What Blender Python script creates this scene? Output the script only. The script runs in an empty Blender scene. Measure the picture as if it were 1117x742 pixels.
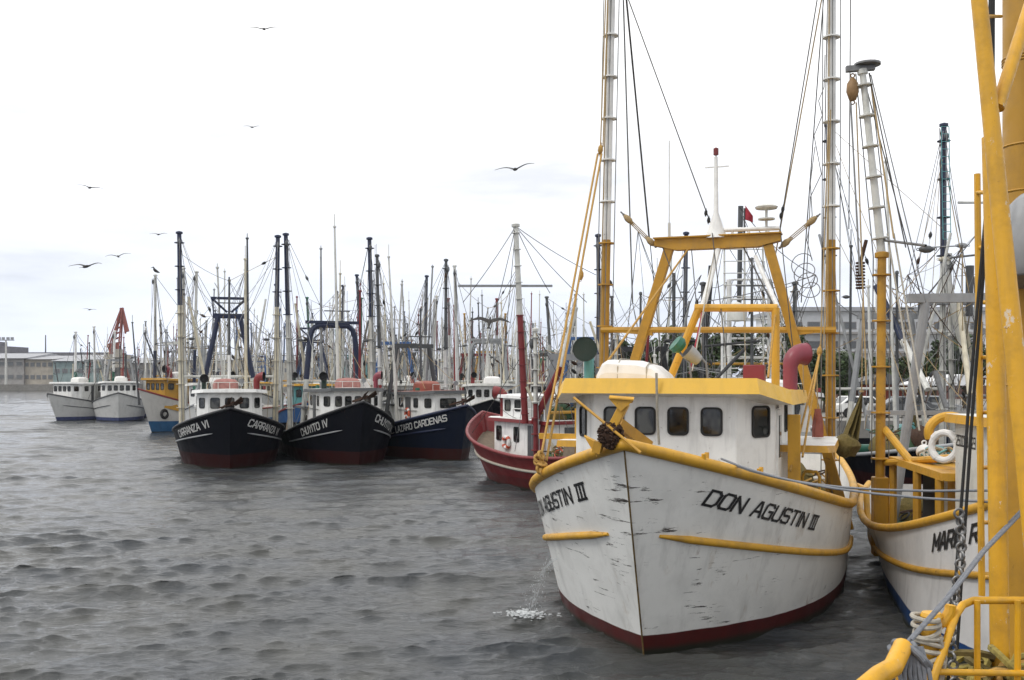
import bpy, math, random
import numpy as np
from mathutils import Vector, Matrix, noise as mnoise
R = math.radians
random.seed(7)
sc = bpy.context.scene
col = sc.collection

# ------------------------------------------------------------------ camera
EYE, FPX, CX, HZ = 4.2, 1096.0, 558.5, 412.0        # eye height above the water, focal length in photo pixels
cam = bpy.data.cameras.new('camera'); camo = bpy.data.objects.new('camera', cam); col.objects.link(camo)
camo.location = (0, 0, EYE); camo.rotation_euler = (R(90), 0, 0)
cam.sensor_width = 36; cam.lens = 36*FPX/1117; cam.shift_y = (HZ-371)/1117
cam.clip_start = .1; cam.clip_end = 6000
sc.camera = camo
sc.view_settings.view_transform = 'Standard'; sc.view_settings.look = 'None'
sc.view_settings.exposure = 0.24; sc.view_settings.gamma = 1
sc.cycles.use_denoising = True
sc.cycles.max_bounces = 6; sc.cycles.transparent_max_bounces = 8; sc.cycles.caustics_reflective = False

# ------------------------------------------------------------------ overcast sky and weak sun
SUN_EL, SUN_AZ = R(52), R(-120)                     # azimuth from +Y, negative = image left
world = bpy.data.worlds.new('World'); sc.world = world; world.use_nodes = True
wn, wl = world.node_tree.nodes, world.node_tree.links
bg = wn['Background']; bg.inputs['Strength'].default_value = .1
sky = wn.new('ShaderNodeTexSky'); sky.sky_type = 'NISHITA'; sky.sun_disc = False
sky.sun_elevation = SUN_EL; sky.sun_rotation = SUN_AZ
tcw = wn.new('ShaderNodeTexCoord')
sepw = wn.new('ShaderNodeSeparateXYZ'); wl.new(tcw.outputs['Generated'], sepw.inputs[0])
elev = wn.new('ShaderNodeValToRGB')                 # cloud deck: white overhead, thin lavender grey low down
e = elev.color_ramp.elements
e[0].position = 0; e[0].color = (.69, .74, .86, 1)
e[1].position = .30; e[1].color = (1.0, 1.0, 1.0, 1)
q = elev.color_ramp.elements.new(.07); q.color = (.77, .82, .92, 1)
q = elev.color_ramp.elements.new(.17); q.color = (.90, .92, .97, 1)
wl.new(sepw.outputs[2], elev.inputs[0])
mpw = wn.new('ShaderNodeMapping'); mpw.inputs['Scale'].default_value = (1.0, 1.0, 5.5)
wl.new(tcw.outputs['Generated'], mpw.inputs[0])
nzw = wn.new('ShaderNodeTexNoise'); nzw.inputs['Scale'].default_value = 2.6; nzw.inputs['Detail'].default_value = 7
nzw.inputs['Roughness'].default_value = .55
wl.new(mpw.outputs[0], nzw.inputs['Vector'])
rmw = wn.new('ShaderNodeMapRange'); rmw.inputs[1].default_value = .32; rmw.inputs[2].default_value = .68
rmw.inputs[3].default_value = 8.8; rmw.inputs[4].default_value = 12.2
wl.new(nzw.outputs[0], rmw.inputs[0])
mulw = wn.new('ShaderNodeVectorMath'); mulw.operation = 'SCALE'
dotw = wn.new('ShaderNodeVectorMath'); dotw.operation = 'DOT_PRODUCT'; wl.new(tcw.outputs['Generated'], dotw.inputs[0]); dotw.inputs[1].default_value = Vector((-.30, .72, .62)).normalized()
glow = wn.new('ShaderNodeMapRange'); glow.inputs[1].default_value = .35; glow.inputs[2].default_value = 1; glow.inputs[3].default_value = .92; glow.inputs[4].default_value = 1.5; wl.new(dotw.outputs['Value'], glow.inputs[0])
low = wn.new('ShaderNodeMapRange'); low.inputs[1].default_value = .14; low.inputs[2].default_value = .45; low.inputs[3].default_value = 0; low.inputs[4].default_value = 1; wl.new(sepw.outputs[2], low.inputs[0])
gl2 = wn.new('ShaderNodeMix'); gl2.data_type = 'FLOAT'; wl.new(low.outputs[0], gl2.inputs[0]); gl2.inputs[2].default_value = 1.0; wl.new(glow.outputs[0], gl2.inputs[3])
mg = wn.new('ShaderNodeMath'); mg.operation = 'MULTIPLY'; wl.new(rmw.outputs[0], mg.inputs[0]); wl.new(gl2.outputs[0], mg.inputs[1])
wl.new(elev.outputs[0], mulw.inputs[0]); wl.new(mg.outputs[0], mulw.inputs['Scale'])
cov = wn.new('ShaderNodeMapRange'); cov.inputs[1].default_value = .25; cov.inputs[2].default_value = .42
cov.inputs[3].default_value = .80; cov.inputs[4].default_value = .98
wl.new(nzw.outputs[0], cov.inputs[0])
mxw = wn.new('ShaderNodeMix'); mxw.data_type = 'RGBA'
wl.new(cov.outputs[0], mxw.inputs[0]); wl.new(sky.outputs[0], mxw.inputs[6]); wl.new(mulw.outputs[0], mxw.inputs[7])
wl.new(mxw.outputs[2], bg.inputs[0])
sun = bpy.data.lights.new('sun', 'SUN'); sun.energy = 1.2; sun.angle = R(14); sun.color = (1, .96, .9)
suno = bpy.data.objects.new('sun', sun); col.objects.link(suno)
sd = Vector((math.sin(SUN_AZ)*math.cos(SUN_EL), math.cos(SUN_AZ)*math.cos(SUN_EL), math.sin(SUN_EL)))
suno.rotation_euler = sd.to_track_quat('Z', 'Y').to_euler(); suno.location = (0, 0, 60)

# ------------------------------------------------------------------ materials
def newmat(name):
    m = bpy.data.materials.new(name); m.use_nodes = True
    nt = m.node_tree; return m, nt.nodes, nt.links, nt.nodes['Principled BSDF']
def tex(n, l, scale, src='Object', stretch=(1, 1, 1), detail=5, rough=.6, dist=0):
    tc = n.new('ShaderNodeTexCoord'); mp = n.new('ShaderNodeMapping'); mp.inputs['Scale'].default_value = stretch
    l.new(tc.outputs[src], mp.inputs[0]); t = n.new('ShaderNodeTexNoise')
    t.inputs['Scale'].default_value = scale; t.inputs['Detail'].default_value = detail
    t.inputs['Roughness'].default_value = rough; t.inputs['Distortion'].default_value = dist
    l.new(mp.outputs[0], t.inputs['Vector']); return t.outputs[0]
def ramp(n, l, src, a, b, lo=0., hi=1.):
    r = n.new('ShaderNodeMapRange'); r.inputs[1].default_value = a; r.inputs[2].default_value = b
    r.inputs[3].default_value = lo; r.inputs[4].default_value = hi
    l.new(src, r.inputs[0]); return r.outputs[0]
def mix(n, l, fac, a, b):
    x = n.new('ShaderNodeMix'); x.data_type = 'RGBA'
    for s, v in ((0, fac), (6, a), (7, b)):
        if hasattr(v, 'is_linked'): l.new(v, x.inputs[s])
        elif s == 0: x.inputs[0].default_value = v
        else: x.inputs[s].default_value = (*v, 1)
    return x.outputs[2]
def mul(n, l, a, b):
    x = n.new('ShaderNodeMath'); x.operation = 'MULTIPLY'; l.new(a, x.inputs[0])
    if hasattr(b, 'is_linked'): l.new(b, x.inputs[1])
    else: x.inputs[1].default_value = b
    return x.outputs[0]
RUST = (.10, .035, .012); GRIME = (.10, .085, .065)
def bump(n, l, b, src, strength=.2, dist=.02):
    bp = n.new('ShaderNodeBump'); bp.inputs['Strength'].default_value = strength; bp.inputs['Distance'].default_value = dist
    l.new(src, bp.inputs['Height']); l.new(bp.outputs[0], b.inputs['Normal'])
def paint(name, c, rough=.45, dirt=.35, rust=.15, streak=.3, metal=0, scale=1.0, chips=False):
    m, n, l, b = newmat(name)
    a = tex(n, l, 2.2*scale, detail=7)
    cc = mix(n, l, ramp(n, l, a, .47, .70, 0, dirt), c, tuple(x*.45+y*.25 for x, y in zip(c, GRIME)))
    if streak:
        s = tex(n, l, 5*scale, stretch=(1, 1, .12), detail=4)
        cc = mix(n, l, ramp(n, l, s, .52, .70, 0, streak), cc, tuple(x*.5+.04 for x in c))
    if rust:
        r = tex(n, l, 7*scale, detail=8, rough=.7)
        cc = mix(n, l, ramp(n, l, r, .66-.06*rust, .72, 0, min(1, rust*3)), cc, RUST)
    l.new(cc, b.inputs['Base Color'])
    rr = tex(n, l, 9*scale); l.new(ramp(n, l, rr, .3, .7, rough-.1, rough+.2), b.inputs['Roughness'])
    b.inputs['Metallic'].default_value = metal
    if chips:
        k = tex(n, l, 4.5*scale, detail=9, rough=.75, stretch=(1, 1, .6)); cc = mix(n, l, ramp(n, l, k, .625, .64, 0, .8), cc, (.62, .56, .46))
        k2 = tex(n, l, 3.1*scale, detail=9, rough=.8); cc = mix(n, l, ramp(n, l, k2, .645, .66, 0, .9), cc, RUST); l.new(cc, b.inputs['Base Color'])
        a = tex(n, l, 14*scale, detail=4)
    bump(n, l, b, a, .15, .015)
    return m
def hullpaint(name, c, boot, zb, scrapes=0., dirt=.3, rough=.35, rustw=.5, spec=.5):
    """paint of a hull: topside colour, antifouling below zb, scrape marks, run-off streaks"""
    m, n, l, b = newmat(name)
    a = tex(n, l, 1.3, detail=8)
    cc = mix(n, l, ramp(n, l, a, .46, .68, 0, dirt), c, tuple(x*.6+.004 for x in c))
    s = tex(n, l, 3.2, stretch=(1, 1, .1), detail=5, rough=.65)
    cc = mix(n, l, ramp(n, l, s, .53, .70, 0, dirt), cc, tuple(x*.5+y*.12 for x, y in zip(c, GRIME)))
    r = tex(n, l, 1.9, stretch=(1, 1, .16), detail=8, rough=.75)
    cc = mix(n, l, ramp(n, l, r, .62, .72, 0, rustw), cc, (.16, .075, .03))
    if scrapes:
        k = tex(n, l, 2.2, stretch=(.55, .55, 7.), detail=9, rough=.78, dist=.25)
        tc = n.new('ShaderNodeTexCoord'); sp = n.new('ShaderNodeSeparateXYZ'); l.new(tc.outputs['Object'], sp.inputs[0])
        near = ramp(n, l, sp.outputs[0], -4.2, -2.4)
        patch = ramp(n, l, tex(n, l, .9, detail=3), .45, .56)
        ad = n.new('ShaderNodeMath'); ad.operation = 'MULTIPLY_ADD'; l.new(mul(n, l, near, patch), ad.inputs[0]); ad.inputs[1].default_value = .10; l.new(k, ad.inputs[2])
        cc = mix(n, l, ramp(n, l, ad.outputs[0], .668, .684, 0, scrapes), cc, (.035, .028, .024))
    if scrapes:
        k3 = tex(n, l, 1.0, stretch=(.45, .45, 9.), detail=10, rough=.72, dist=.15)
        cc = mix(n, l, ramp(n, l, k3, .655, .672, 0, .9), cc, (.05, .035, .028))
        k4 = tex(n, l, 1.6, stretch=(1, 1, .22), detail=6, rough=.7); cc = mix(n, l, ramp(n, l, k4, .60, .72, 0, .55), cc, (.36, .27, .17))
    tc = n.new('ShaderNodeTexCoord'); sp = n.new('ShaderNodeSeparateXYZ'); l.new(tc.outputs['Object'], sp.inputs[0])
    w = n.new('ShaderNodeMath'); w.operation = 'MULTIPLY_ADD'; l.new(a, w.inputs[0]); w.inputs[1].default_value = .05; l.new(sp.outputs[2], w.inputs[2])
    bt = mix(n, l, ramp(n, l, s, .4, .75, 0, .7), boot, tuple(x*.35+.012 for x in boot))
    cc = mix(n, l, ramp(n, l, w.outputs[0], zb+.02, zb+.03), bt, cc)
    wet = ramp(n, l, w.outputs[0], -.10, -.01)                      # weed at the wet edge
    cc = mix(n, l, wet, (.022, .024, .016), cc)
    l.new(cc, b.inputs['Base Color'])
    l.new(ramp(n, l, a, .3, .7, rough-.08, rough+.2), b.inputs['Roughness'])
    b.inputs['Specular IOR Level'].default_value = spec
    pl = tex(n, l, .9, detail=2); bump(n, l, b, pl, .4, .08)
    return m
def plain(name, c, rough=.6, metal=0, var=.35, scale=6):
    m, n, l, b = newmat(name)
    a = tex(n, l, scale, detail=6)
    l.new(mix(n, l, ramp(n, l, a, .3, .75, 0, 1), tuple(x*(1+var*.3) for x in c), tuple(x*(1-var) for x in c)), b.inputs['Base Color'])
    b.inputs['Roughness'].default_value = rough; b.inputs['Metallic'].default_value = metal
    bump(n, l, b, a, .3, .01)
    return m
M = {}
M['yellow'] = paint('yellow_paint', (.60, .32, .025), dirt=.6, rust=.4, streak=.45)
M['yellow_clean'] = paint('yellow_roof_paint', (.78, .47, .06), dirt=.25, rust=.0, streak=.15)
M['yellow_near'] = paint('yellow_gloss_paint', (.66, .345, .012), rough=.4, dirt=.55, rust=.25, streak=.45, scale=2.2, chips=True)
M['ochre'] = paint('ochre_paint', (.45, .235, .018), dirt=.6, rust=.4)
M['white'] = paint('white_paint', (.78, .78, .76), dirt=.35, rust=.22, streak=.45)
M['white_old'] = paint('weathered_white_paint', (.62, .62, .58), dirt=.55, rust=.3, streak=.5)
M['cream'] = paint('cream_paint', (.60, .55, .42), dirt=.5, rust=.35, streak=.4)
M['navy'] = paint('navy_paint', (.011, .020, .058), dirt=.4, rust=.15)
M['blue'] = paint('blue_paint', (.035, .10, .26), dirt=.4, rust=.2)
M['black'] = paint('black_paint', (.012, .013, .016), dirt=.3, rust=.2)
M['red'] = paint('red_paint', (.18, .014, .016), dirt=.4, rust=.2)
M['maroon'] = paint('maroon_paint', (.20, .022, .035), dirt=.25, rust=.03, rough=.4)
M['pinkred'] = paint('faded_red_paint', (.21, .032, .052), dirt=.3, rust=.03, rough=.4)
M['green'] = paint('green_paint', (.02, .13, .085), dirt=.35, rust=.1)
M['dkgreen'] = paint('dark_green_paint', (.003, .020, .014), dirt=.3, rust=.05)
M['teal'] = paint('teal_paint', (.10, .30, .31), dirt=.35, rust=.1)
M['grey'] = paint('grey_paint', (.30, .31, .32), dirt=.5, rust=.3)
M['dkgrey'] = paint('dark_grey_paint', (.07, .075, .08), dirt=.4, rust=.25)
M['orange'] = paint('orange_paint', (.27, .07, .045), dirt=.3, rust=0)
M['pink'] = plain('faded_pink_canvas', (.37, .17, .15), .8)
M['canvas'] = plain('white_canvas', (.74, .73, .71), .85, var=.15, scale=3)
M['steel'] = plain('galvanised_steel', (.20, .20, .20), .45, .6)
M['stem_rust'] = plain('rust_streaked_stem', (.16, .10, .03), .8, var=.8, scale=5)
M['cable'] = plain('greased_wire', (.05, .045, .04), .6)
M['wire'] = plain('grey_wire', (.17, .17, .17), .6)
M['pale_wire'] = plain('galvanised_wire', (.33, .34, .35), .6)
M['rope'] = plain('manila_rope', (.36, .26, .13), .9, scale=30)
M['yrope'] = plain('yellow_rope', (.46, .27, .07), .85, scale=30)
M['grope'] = plain('grey_rope', (.19, .20, .22), .9, scale=40)
M['wrope'] = plain('pale_rope', (.40, .37, .31), .9, scale=30)
M['iron'] = plain('rusty_iron', (.055, .026, .014), .9, var=.6, scale=18)
M['rubber'] = plain('black_rubber', (.012, .012, .012), .7)
M['wood'] = plain('worn_deck_wood', (.17, .13, .09), .8)
M['block'] = plain('wooden_block', (.26, .15, .06), .6)
M['dark'] = plain('dark_interior', (.012, .012, .013), .8)
M['letter'] = plain('black_lettering', (.012, .012, .014), .5)
M['wletter'] = plain('white_lettering', (.62, .62, .60), .5)
M['net'] = plain('olive_net', (.15, .115, .035), .95, var=.5, scale=25)
M['net_y'] = plain('yellow_green_net', (.30, .24, .06), .95, var=.6, scale=40)
M['net_g'] = plain('green_net', (.05, .10, .05), .95, var=.5, scale=25)
M['red_life'] = plain('orange_ring', (.60, .11, .05), .6)
M['bird'] = plain('dark_feathers', (.035, .032, .03), .8)
M['birdw'] = plain('pale_feathers', (.22, .21, .20), .8)
M['flagred'] = plain('red_cloth', (.35, .03, .05), .9)
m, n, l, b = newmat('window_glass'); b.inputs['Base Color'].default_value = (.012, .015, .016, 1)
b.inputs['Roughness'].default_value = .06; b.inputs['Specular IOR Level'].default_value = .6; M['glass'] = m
a = tex(n, l, 2.3, stretch=(1, 1, .7), detail=2); l.new(mix(n, l, ramp(n, l, a, .50, .62), (.010, .012, .013), (.085, .085, .075)), b.inputs['Base Color'])  # pale patches painted into the glass colour for reflections and curtains inside
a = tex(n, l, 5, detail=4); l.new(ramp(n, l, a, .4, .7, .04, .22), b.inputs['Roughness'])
m, n, l, b = newmat('foam'); b.inputs['Base Color'].default_value = (.52, .54, .55, 1); b.inputs['Roughness'].default_value = .7; M['foam'] = m
HULLS = {
 'white': hullpaint('white_trawler_hull', (.68, .68, .66), (.08, .10, .22), .25),
 'black': hullpaint('black_trawler_hull', (.004, .005, .009), (.032, .006, .006), .55, dirt=.3, rough=.5, spec=.12),
 'navy': hullpaint('navy_trawler_hull', (.003, .007, .019), (.035, .007, .006), .5, dirt=.35, rough=.5, spec=.15),
 'blue': hullpaint('blue_trawler_hull', (.03, .10, .26), (.12, .02, .02), .35),
 'green': hullpaint('green_trawler_hull', (.02, .12, .08), (.10, .02, .02), .35),
 'red': hullpaint('red_trawler_hull', (.19, .012, .015), (.12, .012, .012), .3, dirt=.35),
 'grey': hullpaint('grey_trawler_hull', (.30, .31, .32), (.10, .02, .02), .35),
 'main': hullpaint('scraped_white_hull', (.80, .80, .77), (.085, .010, .009), .15, scrapes=.97, dirt=.4, rustw=.7),
 'blueboot': hullpaint('worn_white_hull', (.62, .61, .60), (.012, .05, .16), .12, scrapes=.0, dirt=.5, rustw=.8),
}

# ------------------------------------------------------------------ mesh kit
class MB:
    def __init__(s): s.v, s.f, s.m = [], [], []
    def face(s, pts, m=0):
        i = len(s.v); s.v += [tuple(p) for p in pts]; s.f.append(tuple(range(i, i+len(pts)))); s.m.append(m)
    def grid(s, rows, m=0, close=False):
        i = len(s.v); nr, nc = len(rows), len(rows[0])
        for r in rows: s.v += [tuple(p) for p in r]
        for a in range(nr-1):
            for c in range(nc if close else nc-1):
                d = (c+1) % nc
                s.f.append((i+a*nc+c, i+a*nc+d, i+(a+1)*nc+d, i+(a+1)*nc+c)); s.m.append(m)
        return i
    def path(s, pts, r, n=8, m=0, caps=True, closed=False, flat=1.0):
        pts = [Vector(p) for p in pts]; k = len(pts)
        rr = r if isinstance(r, (list, tuple)) else [r]*k
        rows = []; up = None
        for j in range(k):
            a = pts[j-1] if (j > 0 or closed) else pts[j]; c = pts[(j+1) % k] if (j < k-1 or closed) else pts[j]
            d = (c-a).normalized() if (c-a).length > 1e-9 else Vector((0, 0, 1))
            if up is None: up = Vector((0, 0, 1)) if abs(d.z) < .9 else Vector((1, 0, 0))
            x = d.cross(up); x = x.normalized() if x.length > 1e-6 else Vector((1, 0, 0))
            y = x.cross(d).normalized(); up = y
            rows.append([pts[j]+x*(rr[j]*flat*math.cos(2*math.pi*q/n))+y*(rr[j]*math.sin(2*math.pi*q/n)) for q in range(n)])
        if closed: rows.append(rows[0])
        i = s.grid(rows, m, True)
        if caps and not closed:
            s.f.append(tuple(i+q for q in range(n))); s.m.append(m)
            j = i+(len(rows)-1)*n; s.f.append(tuple(j+n-1-q for q in range(n))); s.m.append(m)
    def tube(s, a, b, r0, r1=None, n=8, m=0): s.path([a, b], [r0, r0 if r1 is None else r1], n, m)
    def box(s, c, sz, rot=None, m=0):
        c = Vector(c); h = Vector(sz)*.5; P = []
        for z in (-1, 1):
            for x, y in ((-1, -1), (1, -1), (1, 1), (-1, 1)):
                q = Vector((x*h.x, y*h.y, z*h.z)); P.append(c+(rot @ q if rot else q))
        i = len(s.v); s.v += [tuple(p) for p in P]
        for f in ((3, 2, 1, 0), (4, 5, 6, 7), (0, 1, 5, 4), (1, 2, 6, 5), (2, 3, 7, 6), (3, 0, 4, 7)):
            s.f.append(tuple(i+q for q in f)); s.m.append(m)
    def bar(s, a, b, w, h, m=0, up=(0, 0, 1)):
        a, b = Vector(a), Vector(b); d = b-a; x = d.normalized(); u = Vector(up)
        if abs(x.dot(u)) > .95: u = Vector((1, 0, 0))
        y = u.cross(x).normalized(); z = x.cross(y)
        s.box((a+b)/2, (d.length, w, h), Matrix((x, y, z)).transposed(), m)
    def prism(s, base, vec, m=0):
        base = [Vector(p) for p in base]; vec = Vector(vec); k = len(base); i = len(s.v)
        s.v += [tuple(p) for p in base]+[tuple(p+vec) for p in base]
        s.f.append(tuple(i+q for q in reversed(range(k)))); s.f.append(tuple(i+k+q for q in range(k))); s.m += [m, m]
        for q in range(k):
            d = (q+1) % k; s.f.append((i+q, i+d, i+k+d, i+k+q)); s.m.append(m)
    def lathe(s, prof, o, axis=(0, 0, 1), n=12, m=0):
        o = Vector(o); ax = Vector(axis).normalized(); t = Vector((1, 0, 0)) if abs(ax.x) < .9 else Vector((0, 1, 0))
        x = ax.cross(t).normalized(); y = ax.cross(x)
        s.grid([[o+ax*h+(x*math.cos(2*math.pi*q/n)+y*math.sin(2*math.pi*q/n))*max(r, 1e-4) for q in range(n)] for r, h in prof], m, True)
    def ell(s, c, r, n=10, m=0, jit=0, seed=0):
        c = Vector(c); rows = []
        for a in range(n//2+1):
            th = math.pi*a/(n//2); row = []
            for q in range(n):
                ph = 2*math.pi*q/n; d = Vector((math.sin(th)*math.cos(ph), math.sin(th)*math.sin(ph), math.cos(th)))
                k = 1+jit*mnoise.noise(d*2.3+Vector((seed, 0, 0)))
                row.append(c+Vector((d.x*r[0], d.y*r[1], d.z*r[2]))*k)
            rows.append(row)
        s.grid(rows, m, True)
    def torus(s, c, ax, Rr, r, n=20, k=8, m=0, sq=1):
        c = Vector(c); ax = Vector(ax).normalized(); t = Vector((0, 0, 1)) if abs(ax.z) < .9 else Vector((1, 0, 0))
        x = ax.cross(t).normalized(); y = ax.cross(x)
        s.path([c+(x*math.cos(2*math.pi*q/n)+y*math.sin(2*math.pi*q/n)*sq)*Rr for q in range(n)], r, k, m, closed=True)
    def build(s, name, mats, parent=None, smooth=35, bevel=0):
        me = bpy.data.meshes.new(name); me.from_pydata(s.v, [], s.f)
        for q in (mats if isinstance(mats, (list, tuple)) else [mats]): me.materials.append(M[q] if isinstance(q, str) else q)
        me.polygons.foreach_set('material_index', s.m); me.validate(); me.update()
        if smooth:
            me.polygons.foreach_set('use_smooth', [True]*len(me.polygons)); me.set_sharp_from_angle(angle=R(smooth))
        o = bpy.data.objects.new(name, me); col.objects.link(o)
        if parent: o.parent = parent
        if bevel:
            bv = o.modifiers.new('bevel', 'BEVEL'); bv.width = bevel; bv.segments = 2; bv.limit_method = 'ANGLE'; bv.angle_limit = R(40)
        return o
def tag(o, label=None, cat=None, group=None, kind=None):
    for k, v in (('label', label), ('category', cat), ('group', group), ('kind', kind)):
        if v: o[k] = v
    return o
def empty(name, loc, rz=0):
    o = bpy.data.objects.new(name, None); col.objects.link(o); o.location = loc; o.rotation_euler = (0, 0, rz); o.empty_display_size = .3
    return o
def P(px, py, d):                                     # a photo pixel at distance d along the view axis
    return Vector(((px-CX)/FPX*d, d, EYE+(HZ-py)/FPX*d))
def sagline(a, b, sag=0, k=8):
    a, b = Vector(a), Vector(b)
    if not sag: return [a, b]
    return [a.lerp(b, t/k)+Vector((0, 0, -4*sag*(t/k)*(1-t/k))) for t in range(k+1)]

# ------------------------------------------------------------------ stroke lettering
O_ = [(.12, 0), (0, .15), (0, .85), (.12, 1), (.58, 1), (.7, .85), (.7, .15), (.58, 0), (.12, 0)]
S_ = [(.7, .88), (.6, 1), (.1, 1), (0, .88), (0, .62), (.1, .5), (.6, .5), (.7, .38), (.7, .12), (.6, 0), (.1, 0), (0, .12)]
GL = {'A': (.7, [[(0, 0), (.28, 1), (.42, 1), (.7, 0)], [(.1, .33), (.6, .33)]]),
 'C': (.7, [[(.7, .85), (.58, 1), (.12, 1), (0, .85), (0, .15), (.12, 0), (.58, 0), (.7, .15)]]),
 'D': (.7, [[(0, 0), (0, 1), (.52, 1), (.7, .8), (.7, .2), (.52, 0), (0, 0)]]), 'O': (.7, [O_]), '0': (.6, [O_]),
 'E': (.6, [[(.6, 1), (0, 1), (0, 0), (.6, 0)], [(0, .5), (.5, .5)]]),
 'G': (.7, [[(.7, .85), (.58, 1), (.12, 1), (0, .85), (0, .15), (.12, 0), (.7, 0), (.7, .5), (.4, .5)]]),
 'H': (.7, [[(0, 0), (0, 1)], [(.7, 0), (.7, 1)], [(0, .5), (.7, .5)]]),
 'I': (.12, [[(.06, 0), (.06, 1)]]), 'L': (.55, [[(0, 1), (0, 0), (.55, 0)]]),
 'M': (.85, [[(0, 0), (0, 1), (.42, .3), (.85, 1), (.85, 0)]]), 'N': (.7, [[(0, 0), (0, 1), (.7, 0), (.7, 1)]]),
 'P': (.65, [[(0, 0), (0, 1), (.55, 1), (.65, .9), (.65, .55), (.55, .45), (0, .45)]]),
 'R': (.7, [[(0, 0), (0, 1), (.58, 1), (.7, .88), (.7, .55), (.58, .45), (0, .45)], [(.4, .45), (.7, 0)]]),
 'S': (.7, [S_]), '2': (.6, [[(0, .85), (.1, 1), (.5, 1), (.6, .88), (.6, .6), (0, .15), (0, 0), (.6, 0)]]),
 '3': (.6, [[(0, 1), (.6, 1), (.6, 0), (0, 0)], [(.1, .5), (.6, .5)]]), '5': (.6, [[(.6, 1), (0, 1), (0, .55), (.5, .55), (.6, .45), (.6, .1), (.5, 0), (0, 0)]]),
 '6': (.6, [[(.6, 1), (.1, 1), (0, .9), (0, .1), (.1, 0), (.5, 0), (.6, .1), (.6, .45), (.5, .55), (0, .55)]]),
 'T': (.7, [[(0, 1), (.7, 1)], [(.35, 1), (.35, 0)]]), 'U': (.7, [[(0, 1), (0, .15), (.12, 0), (.58, 0), (.7, .15), (.7, 1)]]),
 'V': (.7, [[(0, 1), (.35, 0), (.7, 1)]]), 'Y': (.7, [[(0, 1), (.35, .5), (.7, 1)], [(.35, .5), (.35, 0)]]),
 'Z': (.7, [[(0, 1), (.7, 1), (0, 0), (.7, 0)]]), '.': (.12, [[(.02, .06), (.1, .06)]]),
 '#': (.84, [[(.06, 0), (.06, 1)], [(.42, 0), (.42, 1)], [(.78, 0), (.78, 1)], [(-.04, 1), (.88, 1)], [(-.04, 0), (.88, 0)]]),  # roman three
 ' ': (.35, [])}
def text_width(s, gap=.2): return sum(GL[c][0]+gap for c in s)-gap
def lettering(txt, fn, h, mat, parent, slant=.2, thick=.17, gap=.22, wf=1.0):
    """fn(u, v) turns metres along / up into a point on the surface; each stroke is its own sliver of paint"""
    mb = MB(); x = 0; k = 0
    for ch in txt:
        w, strokes = GL[ch]
        for st in strokes:
            for a, b in zip(st[:-1], st[1:]):
                a, b = Vector(a), Vector(b); d = (b-a).normalized()*thick*.5; nn = Vector((-d.y, d.x))
                q = [a-d*.9-nn, b+d*.9-nn, b+d*.9+nn, a-d*.9+nn]; k += 1
                mb.face([fn((x+p.x+slant*p.y)*h*wf, p.y*h, .0006*(k % 7)) for p in q])
        x += w+gap
    return mb.build('lettering', mat, parent, smooth=0)

# ------------------------------------------------------------------ hulls
class Boat:
    """hull form in its own frame: x forward from the stem head, y to port, z up from the water"""
    def __init__(s, X, Y, th, L=18, B=2.8, n=2.6, Lf=6, z0=3.0, zm=1.5, sm=8.5, Bw=None, nw=3., Lfw=7., rake=1.2, fl=1., taper=.14, zb=-.5, srise=.25, tw=0):
        s.tw = tw
        s.X, s.Y, s.th = X, Y, R(th); s.L, s.B, s.n, s.Lf, s.z0, s.zm, s.sm = L, B, n, Lf, z0, zm, sm
        s.Bw = Bw or B*.9; s.nw, s.Lfw, s.R, s.fl, s.tp, s.zb, s.sr = nw, Lfw, rake, fl, taper, zb, srise
        s.f = Vector((-math.sin(s.th), -math.cos(s.th), 0)); s.p = Vector((math.cos(s.th), -math.sin(s.th), 0))
        s.rz = math.atan2(s.f.y, s.f.x)
    def sheer(s, t):
        return s.zm+(s.z0-s.zm)*max(0, 1-t*s.L/s.sm)**2+s.sr*max(0, (t-.6)/.4)**2
    def pt(s, t, z, side, off=0):
        zs = s.sheer(t); vv = min(max(z/zs, -.3), 1.0); q = t*s.L
        tp = 1-s.tp*max(0, (t-.5)/.5)**2; tpw = tp*(1-s.tw*max(0, (t-.35)/.65))
        bd = s.B*(1-(1-min(q/s.Lf, 1))**s.n)*tp; bw = s.Bw*(1-(1-min(q/s.Lfw, 1))**s.nw)*tpw
        hb = bw+(bd-bw)*math.copysign(abs(vv)**s.fl, vv)
        rk = s.R*(1-vv)
        return Vector((-(rk+t*(s.L-rk)), side*(hb+off), z))
    def tof(s, q, z):                                  # station whose deck distance aft is q at height z
        rk = s.R*(1-min(max(z/s.sheer(q/s.L), -.3), 1)); return max(0, (q-rk)/(s.L-rk))
    def w2(s, p):                                      # own frame -> world
        p = Vector(p); return Vector((s.X, s.Y, 0))+s.f*p.x+s.p*p.y+Vector((0, 0, p.z))
    def at(s, px, py, q):                              # photo pixel on the cross plane q metres aft of the stem -> own frame
        ray = Vector(((px-CX)/FPX, 1, (HZ-py)/FPX)); o = Vector((s.X, s.Y, EYE))
        k = (s.f.dot(Vector((s.X, s.Y, 0)))-q)/s.f.dot(ray)
        w = ray*k+Vector((0, 0, EYE)); d = w-Vector((s.X, s.Y, 0))
        return Vector((s.f.dot(d), s.p.dot(d), w.z))
def stations(k): return [(i/(k-1))**1.7 for i in range(k)]
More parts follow.
